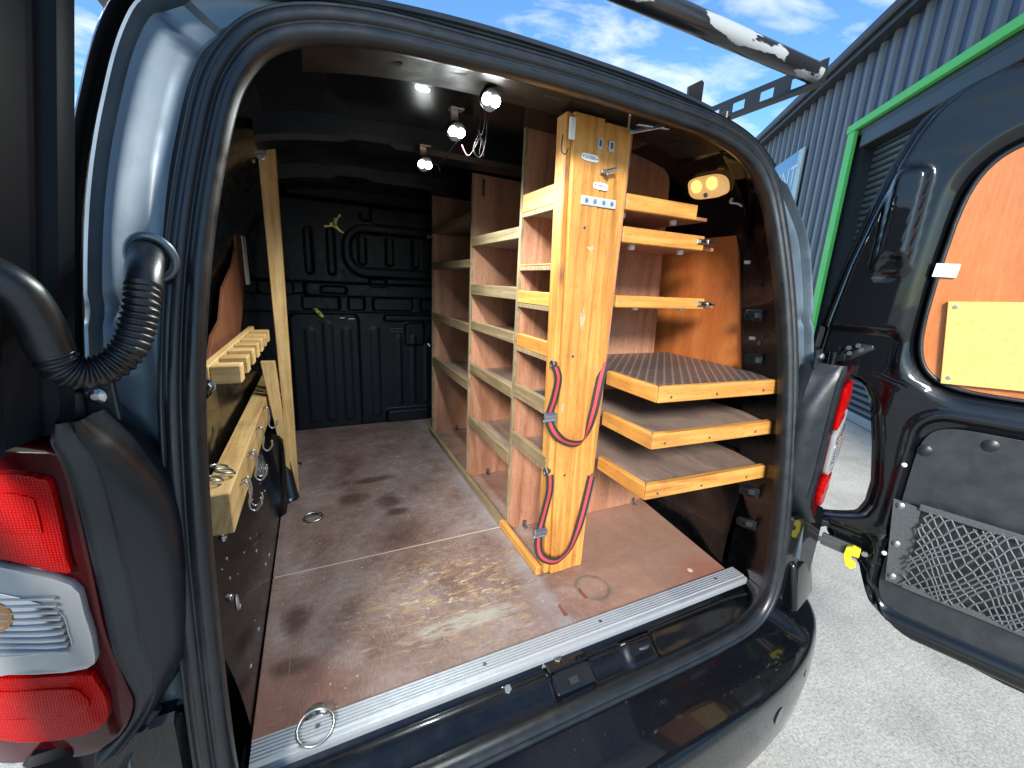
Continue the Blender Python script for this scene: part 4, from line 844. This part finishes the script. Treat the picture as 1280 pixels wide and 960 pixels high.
# post: two planks, side strip, right hand return
def plank(xb0, xb1, xt0, xt1, y0, y1, z0, z1, m, name='post_plank'):
    obj(name, hexa([(xb0, y0, z0), (xb1, y0, z0), (xb1, y1, z0), (xb0, y1, z0), (xt0, y0, z1), (xt1, y0, z1), (xt1, y1, z1), (xt0, y1, z1)], 0.0022), m, su)
plank(.694, .7465, .664, .7445, .181, .214, .001, 1.150, pine['z']); plank(.7475, .799, .7455, .811, .1825, .214, .001, 1.145, pine['z'])
plank(.678, .6935, .650, .6635, .190, .232, .001, 1.150, pine['z'])
plank(.800, .812, .812, .826, .186, .220, .285, 1.145, pine['z'], 'post_strip'); plank(.8125, .8225, .8265, .838, .196, .421, .285, 1.15, ply, 'inner_panel')
# lower inner panel below the trays
obj('lower_panel', box(0.80, 1.20, 0.410, 0.4215, 0.001, 0.285, 0.001), ply, su)
smear = mat('grey_smear', (0.30, 0.25, 0.17), 0.6, noise=((0.55, 0.38, 0.18), 120, 0.35, 0.6))
for x, z, a, b in ((0.727, 0.709, 0.007, 0.022), (0.690, 0.49, 0.004, 0.012), (0.735, 0.875, 0.010, 0.006)): obj('scuff_mark', prism([(x + a*math.cos(q)*(1+0.3*math.sin(3*q)), 0.1805, z + b*math.sin(q)*(1+0.25*math.cos(5*q))) for q in [2*math.pi*k/26 for k in range(26)]], (0, -0.0003, 0)), smear, su)
for z in (0.05, 0.30, 0.62, 0.92): obj('screw', cyl((0.708 + 0.01*random.random(), 0.1812, z), (0, -1, 0), 0.0035, 0.0012, 10), dull, su)
# upper right hand shelves, their lips, latches and brackets
for z0, z1, xr, latch in ((.978, 1.013, 1.080, False), (.902, .938, 1.122, True), (.742, .771, 1.158, True)):
    obj('corner_shelf', box(0.840, xr+0.06, 0.216, 0.421, z0+0.001, z0+0.010, 0.001), ply, su)
    obj('shelf_lip', box(0.840, xr, 0.199, 0.2155, z0-0.002, z1, 0.002), pine['x'], su)
    for x in (xr-0.20, xr-0.02): obj('shelf_bracket', cyl((x, 0.262, z0+0.001), (0, 0, -1), 0.010, 0.012, 12), white, su, smooth=True, auto=40)
    if latch: obj('slide_bolt', join(box(xr-0.030, xr+0.012, 0.1955, 0.1985, z1-0.022, z1-0.008, 0.001), tube([(xr-0.024, 0.193, z1-0.015), (xr+0.032, 0.193, z1-0.015)], 0.0045, 8), box(xr+0.000, xr+0.008, 0.186, 0.1955, z1-0.021, z1-0.009, 0.001)), steel, su)
# corner trays
for z1, m, rec in ((.578, tread, 0.002), (.466, brownply, 0.012), (.337, brownply, 0.012)):
    obj('tray_board', prism([(0.838, 0.018, z1-rec-0.010), (1.246, -0.004, z1-rec-0.010), (1.266, 0.10, z1-rec-0.010), (1.266, 0.420, z1-rec-0.010), (0.838, 0.420, z1-rec-0.010)], (0, 0, 0.010), 0.0006), m, su)
    obj('tray_lip', hexa([(0.821, 0.001, z1-.037), (0.837, 0.018, z1-.037), (0.837, 0.185, z1-.037), (0.821, 0.185, z1-.037), (0.821, 0.001, z1), (0.837, 0.018, z1), (0.837, 0.185, z1), (0.821, 0.185, z1)], 0.002), pine['y'], su)
    obj('tray_lip', hexa([(0.8215, 0.000, z1-.037), (1.244, -0.022, z1-.037), (1.246, -0.0045, z1-.037), (0.838, 0.0175, z1-.037), (0.8215, 0.000, z1-.0005), (1.244, -0.022, z1-.0005), (1.246, -0.0045, z1-.0005), (0.838, 0.0175, z1-.0005)], 0.002), pine['x'], su)
    for x in (0.86, 1.0, 1.16): obj('screw', cyl((x, -0.0005-(x-0.82)*0.052, z1-0.024), (0, -1, 0), 0.003, 0.0012, 10), dull, su)
# fittings on the post
pf = obj('mending_plate', box(0.696, 0.793, 0.1785, 0.1808, 0.968, 0.988, 0.0008), greyp, su)
for x in (0.709, 0.732, 0.757, 0.780): obj('screw', cyl((x, 0.1786, 0.978), (0, -1, 0), 0.0048, 0.0012, 14), steel, pf)
def tagplate(x, z, wd, s):
    t = obj('name_plate', prism([(x + wd/2*math.copysign(abs(math.cos(a))**0.5, math.cos(a)), 0.1806, z + 0.0075*math.copysign(abs(math.sin(a))**0.5, math.sin(a)) - 0.06*wd*math.cos(a)*0.4) for a in [2*math.pi*k/24 for k in range(24)]], (0, -0.0016, 0)), white, su)
    obj('lettering', xform(text_mesh(s, 0.0085, 0.0002), basis((x, 0.1787, z), (1, 0, -0.05), (0.05, 0, 1), (0, -1, 0))), blackp, t)
    for d in (-1, 1): obj('screw', cyl((x + d*(wd/2-0.004), 0.1792, z - d*0.001), (0, -1, 0), 0.0018, 0.001, 8), dull, t)
tagplate(0.711, 1.066, 0.045, 'CLOSED'); tagplate(0.746, 1.012, 0.040, 'OPEN')
for x in (0.734, 0.765):
    t = obj('switch_tag', box(x-0.0075, x+0.0075, 0.1775, 0.1806, 1.086, 1.109, 0.001), greyp, su); obj('tag_mark', box(x-0.003, x+0.003, 0.1768, 0.1774, 1.092, 1.104, 0), dull, t)
obj('turn_latch', join(box(0.742, 0.762, 0.174, 0.1806, 1.038, 1.047, 0.0015), tube([(0.744, 0.170, 1.040), (0.775, 0.166, 1.050)], 0.004, 8), box(0.752, 0.760, 0.168, 0.1741, 1.034, 1.046, 0.001)), steel, su)
obj('terminal_block', join(box(0.650, 0.664, 0.172, 0.180, 1.092, 1.135, 0.002)), white, su)
obj('catch_plate', join(beam((0.745, 0.10, 1.140), (0.80, 0.17, 1.138), (0.004, -0.003, 0), (0, 0, 0.016)), beam((0.79, 0.13, 1.134), (0.865, 0.115, 1.134), (0, 0.010, 0), (0, 0, 0.008)), beam((0.80, 0.165, 1.13), (0.84, 0.10, 1.132), (0.004, 0.003, 0), (0, 0, 0.012))), steel, su)
for x, y, z in ((0.76, 0.8255, 0.012), (0.73, 0.4205, 0.012), (1.185, 0.408, 0.012), (0.80, 1.3855, 0.012)): obj('corner_bracket', join(box(x-0.008, x+0.008, y-0.003, y, z-0.010, z+0.012, 0.001), box(x-0.008, x+0.008, y-0.018, y-0.0031, z-0.010, z-0.007, 0.001)), steel, su)
obj('hinge_plate', box(0.70, 0.712, 0.8225, 0.8265, 1.085, 1.14, 0.001), steel, su)
for z in (0.985, 0.47): obj('eye_screw', join(tube([(XA-0.002, 1.38, z), (XA-0.018, 1.37, z)], 0.002, 8), tube([(XA-0.022+0.006*math.cos(a), 1.37, z+0.006*math.sin(a)) for a in [k*math.pi/8 for k in range(16)]], 0.0018, 6, closed=True)), steel, su)
bc = obj('dark_bundle', tube(spline([(0.70, 0.38, 0.47), (0.74, 0.30, 0.485), (0.78, 0.24, 0.49), (0.75, 0.33, 0.50), (0.72, 0.26, 0.495), (0.79, 0.36, 0.48)], 8), 0.012, 8), web, None, smooth=True); tag(bc, 'black coiled strap bundle lying on the shelf behind the pine post', 'strap bundle')

# ------------------------------------------------------------------ straps
def strap(path, wdirs, name, label, hook, buckle, bidx):
    t = thing(name, hook, label, 'strap', 'cam buckle straps on the post')
    P = spline(path, 10); n = len(P)
    Wd = spline(wdirs, 10)
    def rib(half0, half1, off):
        V, F = [], []
        for i, p in enumerate(P):
            tn = (P[min(i+1, n-1)] - P[max(i-1, 0)]).normalized(); wv = Wd[i] - tn*Wd[i].dot(tn); wv.normalize(); nn = tn.cross(wv).normalized()
            for h in (half0, half1):
                for d in (-1, 1): V.append(p + wv*h + nn*d*off)
        for i in range(n-1):
            a, b = i*4, i*4+4
            F += [(a, b, b+2, a+2), (a+1, a+3, b+3, b+1), (a, a+1, b+1, b), (a+2, b+2, b+3, a+3)]
        F += [(0, 2, 3, 1), ((n-1)*4, (n-1)*4+1, (n-1)*4+3, (n-1)*4+2)]
        return V, F
    obj('webbing', rib(-0.0115, 0.0115, 0.0008), web, t, smooth=True, auto=40)
    obj('red_stripe', rib(-0.0042, 0.0042, 0.0013), redweb, t, smooth=True, auto=40)
    b = P[bidx]; obj('cam_buckle', join(box(b.x-0.017, b.x+0.017, b.y-0.006, b.y+0.004, b.z-0.012, b.z+0.012, 0.002), box(b.x-0.019, b.x+0.019, b.y-0.011, b.y-0.0061, b.z-0.002, b.z+0.009, 0.002), tube([(b.x-0.020, b.y-0.004, b.z-0.010), (b.x+0.020, b.y-0.004, b.z-0.010)], 0.003, 8)), steel, t)
    h = Vector(hook); obj('hook_eye', join(tube([h + Vector((0.0, 0.006+0.008*math.cos(a), 0.008*math.sin(a))) for a in [2*math.pi*k/16 for k in range(16)]], 0.0028, 8, closed=True), cyl(h + Vector((0.012, 0.012, 0)), (-1, -0.6, 0), 0.007, 0.012, 10)), dull, t, smooth=True, auto=40)
strap([(0.655, 0.172, 0.597), (0.662, 0.166, 0.570), (0.655, 0.166, 0.520), (0.645, 0.168, 0.474), (0.656, 0.164, 0.440), (0.682, 0.160, 0.412), (0.722, 0.158, 0.397), (0.752, 0.160, 0.408), (0.776, 0.166, 0.475), (0.795, 0.174, 0.560), (0.818, 0.190, 0.610)],
      [(1, .2, 0), (1, .15, 0), (1, .1, .1), (1, .1, 0), (1, -.2, .2), (.5, -.6, .6), (.1, -.5, .85), (-.2, -.7, .6), (.6, -.9, .1), (.75, -.75, 0), (.6, -.8, 0)], 'cam_strap', 'upper red and black strap looped round the pine post', (0.652, 0.176, 0.602), None, 30)
strap([(0.662, 0.172, 0.312), (0.662, 0.168, 0.270), (0.652, 0.168, 0.215), (0.640, 0.168, 0.155), (0.640, 0.166, 0.105), (0.656, 0.162, 0.075), (0.690, 0.158, 0.060), (0.722, 0.160, 0.070), (0.745, 0.162, 0.098), (0.772, 0.168, 0.170), (0.800, 0.178, 0.285)],
      [(1, .1, 0), (1, .1, 0), (1, .1, .1), (1, 0, .1), (1, -.1, 0), (.8, -.2, .5), (.1, -.2, .9), (-.5, -.3, .7), (-.8, -.2, .3), (-.95, .2, .2), (-.95, .2, .2)], 'cam_strap', 'lower red and black strap hanging in a loop near the foot of the pine post', (0.655, 0.176, 0.318), None, 30)

# ------------------------------------------------------------------ left timber rack
tr = thing('timber_rack', (0.0, 0.9, 0), 'pale pine timber rack with hooks along the left side of the van', 'timber rack')
obj('post', hexa([(0.018, 0.918, 0.002), (0.046, 0.918, 0.002), (0.046, 0.962, 0.002), (0.018, 0.962, 0.002), (0.010, 0.92, 1.165), (0.058, 0.92, 1.165), (0.058, 0.964, 1.165), (0.010, 0.964, 1.165)], 0.002), pinel['z'], tr)
obj('brace', hexa([(0.010, 0.896, 0.10), (0.030, 0.896, 0.02), (0.030, 0.9165, 0.02), (0.010, 0.9165, 0.10), (-0.035, 0.896, 0.50), (0.008, 0.896, 0.50), (0.008, 0.9165, 0.50), (-0.035, 0.9165, 0.50)], 0.002), pinel['z'], tr)
obj('lower_rail', box(-0.074, -0.027, 0.20, 1.40, 0.292, 0.377, 0.002), pinel['y'], tr)
obj('upper_rail', box(-0.062, -0.046, 0.255, 0.935, 0.574, 0.612, 0.0015), pinel['y'], tr)
for k in range(7):
    y = 0.258 + k*0.092; obj('rail_block', box(-0.0455, 0.004, y, y+0.040, 0.576, 0.611, 0.0018), pinel['x'], tr)
for y, z in ((0.30, 0.30), (0.42, 0.315), (0.60, 0.32), (0.78, 0.325), (1.0, 0.325), (1.2, 0.325)):
    for d in (0, 0.022):
        hp = spline([(-0.0275, y+d, z+0.045), (-0.014, y+d, z+0.05), (-0.010, y+d, z+0.02), (-0.014, y+d, z-0.008), (-0.004, y+d, z-0.020), (0.008, y+d, z-0.006), (0.008, y+d, z+0.010)], 5)
        if d == 0 or y < 0.5: obj('screw_hook', tube(hp, 0.0026, 8), steel, tr, smooth=True)
for x, y in ((-0.060, 0.245), (-0.045, 0.275), (-0.058, 0.30)):
    obj('wire_loop', tube([(x+0.016*math.cos(a), y+0.010*math.sin(a), 0.384+0.012*math.sin(a*0.5)) for a in [2*math.pi*k/20 for k in range(20)]], 0.0024, 8, closed=True), steel, tr, smooth=True)
obj('hanging_bolt', join(tube([(-0.05, 0.215, 0.300), (-0.05, 0.215, 0.272)], 0.005, 10), cyl((-0.05, 0.215, 0.283), (0, 0, -1), 0.008, 0.006, 6)), steel, tr)
obj('rail_bolt', join(cyl((-0.050, 0.2545, 0.575), (-0.1, -1, 0), 0.013, 0.003, 20), cyl((-0.050, 0.2515, 0.575), (-0.1, -1, 0), 0.008, 0.007, 6)), steel, tr)
obj('rail_bolt', join(cyl((0.018, 0.9195, 1.135), (0, -1, 0), 0.016, 0.003, 20), cyl((0.018, 0.9165, 1.135), (0, -1, 0), 0.009, 0.008, 6)), steel, tr)
bt = thing('black_tube', (0.015, 0.86, 0.0), 'black rubber tube with end cap leaning behind the pale pine post', 'tube')
obj('tube_body', tube([(0.022, 0.875, 0.012), (-0.040, 1.02, 0.36)], 0.024, 20), rubber, bt, smooth=True, auto=40)
obj('end_cap', tube([(0.0235, 0.8715, 0.003), (0.022, 0.875, 0.013)], 0.0255, 20), plastic, bt, smooth=True, auto=40)
obj('cap_screw', cyl((0.022, 0.846, 0.012), (0, -1, 0.3), 0.006, 0.004, 10), steel, bt)

# ------------------------------------------------------------------ LED lights, wires
def led(x, y, z, label, power, face):
    t = thing('led_light', (x, y, z+0.03), label, 'light', 'led puck lights under the van roof')
    ax = Vector(face).normalized(); u, v = frame_at(ax); c = Vector((x, y, z))
    obj('bracket', join(beam(c - ax*0.012, c - ax*0.012 + Vector((0, 0.004, 0.045)), u*0.02, v*0.003), box(x-0.016, x+0.016, y-0.008, y+0.016, z+0.045, z+0.049, 0.001)), steel, t)
    obj('housing', cyl(c - ax*0.014, ax, 0.019, 0.013, 24), plastic, t, smooth=True, auto=40)
    for d in (-1, 1): obj('lens', cyl(c + u*d*0.0100 - ax*0.0005, ax, 0.0100, 0.004, 16, 0.003), ledm, t, smooth=True)
    obj('cover', cyl(c - ax*0.0035, ax, 0.0205, 0.004, 24), coverm, t, smooth=True, auto=40)
    l = bpy.data.lights.new('led_lamp', 'SPOT'); l.energy = power; l.spot_size = R(165); l.spot_blend = 0.6; l.shadow_soft_size = 0.014; l.color = (0.90, 1.0, 0.97)
    lo = bpy.data.objects.new('led_lamp', l); C.objects.link(lo); lo.parent = t; lo.location = Vector((c + ax*0.022)) - WO[t.name]; lo.rotation_euler = Vector((0.0, 0.12, 1)).to_track_quat('Z', 'Y').to_euler()
led(0.440, 0.585, 1.098, 'small lit white light farthest from the door opening, below the roof cross member', 4.8, (0.15, -0.7, -0.55))
led(0.452, 0.335, 1.113, 'middle one of three lit white lights under the roof, beside coiled wires', 4.4, (0.15, -0.7, -0.55))
led(0.474, 0.185, 1.132, 'small lit white light nearest the rear header of the van', 2.8, (0.15, -0.75, -0.5))
wr = thing('light_wiring', (0.50, 0.3, 1.19), 'loose red and black wires hanging between the roof lights', 'wires')
obj('red_wire', tube(spline([(0.478, 0.215, 1.125), (0.486, 0.25, 1.105), (0.490, 0.275, 1.098), (0.486, 0.285, 1.11), (0.494, 0.285, 1.09), (0.492, 0.29, 1.065), (0.500, 0.285, 1.062), (0.496, 0.29, 1.10), (0.480, 0.30, 1.07), (0.470, 0.31, 1.062), (0.462, 0.325, 1.085)], 8), 0.0016, 6), redwire, wr, smooth=True)
obj('black_wire', tube(spline([(0.480, 0.22, 1.12), (0.496, 0.26, 1.10), (0.498, 0.28, 1.07), (0.488, 0.285, 1.055), (0.478, 0.29, 1.075), (0.490, 0.285, 1.115), (0.494, 0.30, 1.19)], 8), 0.0015, 6), wirew, wr, smooth=True)
obj('red_wire', tube(spline([(0.462, 0.34, 1.10), (0.49, 0.45, 1.13), (0.498, 0.56, 1.128), (0.490, 0.59, 1.115), (0.465, 0.59, 1.105), (0.448, 0.585, 1.10)], 8), 0.0016, 6), redwire, wr, smooth=True)
obj('white_wire', tube(spline([(0.450, 0.58, 1.095), (0.465, 0.57, 1.10), (0.475, 0.57, 1.094), (0.482, 0.575, 1.085)], 8), 0.0012, 6), wirew, wr, smooth=True)
obj('white_wire', tube(spline([(0.640, 0.185, 1.10), (0.636, 0.180, 1.07), (0.645, 0.178, 1.062), (0.653, 0.180, 1.075)], 8), 0.0012, 6), plastic, wr, smooth=True)

# ------------------------------------------------------------------ sticker and key tag on the bulkhead
sy = 1.6215
def stroke(pts, ws):
    V, F = [], []
    P = [Vector((a, 0, b)) for a, b in pts]
    for i, p in enumerate(P):
        t = (P[min(i+1, len(P)-1)] - P[max(i-1, 0)]).normalized(); n = Vector((-t.z, 0, t.x))
        for s in (-1, 1):
            for d in (0, -0.002): V.append((p.x + n.x*ws[i]*s, sy + d, p.z + n.z*ws[i]*s))
    for i in range(len(P)-1):
        a, b = i*4, i*4+4; F += [(a, b, b+1, a+1), (a+1, b+1, b+3, a+3), (a+3, b+3, b+2, a+2), (a+2, b+2, b, a)]
    F += [(0, 1, 3, 2), (len(P)*4-4, len(P)*4-2, len(P)*4-1, len(P)*4-3)]
    return V, F
disc = lambda x, z, r: prism([(x + r*math.cos(2*math.pi*k/14), sy, z + r*math.sin(2*math.pi*k/14)) for k in range(14)], (0, -0.002, 0))
stk = obj('wall_sticker', join(stroke([(0.203, 1.014), (0.222, 1.016), (0.240, 1.022), (0.250, 1.026)], [0.004, 0.0035, 0.005, 0.008]), stroke([(0.248, 1.022), (0.262, 1.010), (0.273, 0.999), (0.284, 0.992), (0.289, 0.994)], [0.009, 0.005, 0.004, 0.0035, 0.002]), stroke([(0.246, 1.022), (0.251, 1.034), (0.255, 1.044)], [0.008, 0.008, 0.006]), stroke([(0.254, 1.040), (0.264, 1.056), (0.272, 1.066)], [0.005, 0.003, 0.0025]), stroke([(0.250, 1.036), (0.238, 1.030), (0.228, 1.027)], [0.005, 0.0035, 0.003]), disc(0.252, 1.051, 0.005), disc(0.274, 1.069, 0.006)), gold, None)
tag(stk, 'gold leaping figure emblem sticker on the dark bulkhead', 'sticker')
kt = thing('key_tag', (0.155, 1.60, 0.60), 'yellow plastic tag on the bulkhead ledge', 'tag')
obj('tag_body', prism([(0.132, 1.605, 0.622), (0.140, 1.605, 0.629), (0.150, 1.605, 0.625), (0.178, 1.605, 0.592), (0.176, 1.605, 0.584), (0.166, 1.605, 0.583)], (0, -0.004, 0), 0.001), yellow, kt)
obj('tag_ring', tube([(0.142+0.005*math.cos(a), 1.600, 0.620+0.005*math.sin(a)) for a in [2*math.pi*k/14 for k in range(14)]], 0.0015, 6, closed=True), dull, kt)
obj('tag_print', box(0.152, 0.164, 1.6002, 1.6008, 0.599, 0.605, 0), blackp, kt)

# ------------------------------------------------------------------ wear: chips on the left lower wall, clips and holes on the left pillar
random.seed(21)
chip = mat('bare_metal_chip', (0.42, 0.40, 0.38), 0.5)
def wallx(z): return interp([(-0.03, -0.004), (0.05, -0.012), (0.14, -0.03), (0.24, -0.062), (0.35, -0.088), (0.5, -0.098)], z)
for k in range(26):
    y = random.uniform(0.10, 0.75); z = random.uniform(0.03, 0.26); l = random.uniform(0.002, 0.007); a = random.uniform(0, 3.1)
    c = Vector((wallx(z)+0.0012, y, z)); d = Vector((0.15*math.sin(a), math.cos(a), math.sin(a)))*l; e = Vector((0.1, -math.sin(a), math.cos(a)))*l*0.3
    obj('paint_chip', prism([c-d, c-e*0.8, c+d*0.9, c+e], (-0.004, 0, 0)), chip, van)
for z, y, r in ((0.62, 0.10, 0.008), (0.54, 0.09, 0.006), (0.44, 0.10, 0.010), (0.36, 0.07, 0.007), (0.24, 0.08, 0.012), (0.80, 0.11, 0.006)):
    x = CX - interp([(0, .597), (.66, .60), (.82, .587), (.94, .562)], z) - 0.036 - (y-0.05)*0.25
    obj('pillar_hole', cyl((x+0.004, y+yseal(z)+0.02, z), (0.9, -0.45, 0), r, 0.003, 14), blackp, van)
rg = obj('eye_bolt', join(cyl((-0.022, 0.06, 0.255), (1, -0.3, 0), 0.006, 0.008, 10), tube([(-0.008, 0.055+0.004*math.cos(a), 0.245+0.013*math.sin(a)) for a in [2*math.pi*k/18 for k in range(18)]], 0.0026, 8, closed=True)), steel, van, smooth=True, auto=40)
# loose screw and pale plug on the floor, white blob on board
obj('floor_plug', cyl((1.085, 0.045, -0.0005), (0, 0, 1), 0.008, 0.0015, 14), mat('pale_plug', (0.6, 0.48, 0.33), 0.7), van)
for x, y in ((0.30, 0.16), (0.18, 0.58), (0.52, 0.62), (0.09, 0.2), (0.45, 0.87), (0.2, 0.3)):
    a = random.uniform(0, 6); d = Vector((math.cos(a), math.sin(a), 0))*0.005; e = Vector((-d.y, d.x, 0))*0.35; c = Vector((x, y, 0.0004))
    obj('wood_splinter', prism([c-d, c-e, c+d, c+e*1.3], (0, 0, 0.0012)), plyedge, van)
# cup washers and a bracket under the upper rail, cable tie tail by the top of the post
obj('roof_hook', join(tube(spline([(0.000, 0.90, 1.165), (-0.004, 0.885, 1.14), (0.006, 0.88, 1.12), (0.016, 0.885, 1.135)], 6), 0.003, 8), tube([(-0.012, 0.91, 1.19), (-0.012, 0.905, 1.12)], 0.004, 8), box(-0.022, 0.004, 0.905, 0.915, 1.105, 1.122, 0.001)), steel, tr)
obj('plug_lead', tube(spline([(1.25, 0.235, 1.045), (1.235, 0.225, 1.052), (1.225, 0.22, 1.04), (1.235, 0.205, 1.036), (1.25, 0.20, 1.03)], 6), 0.0028, 8), white, van, smooth=True)
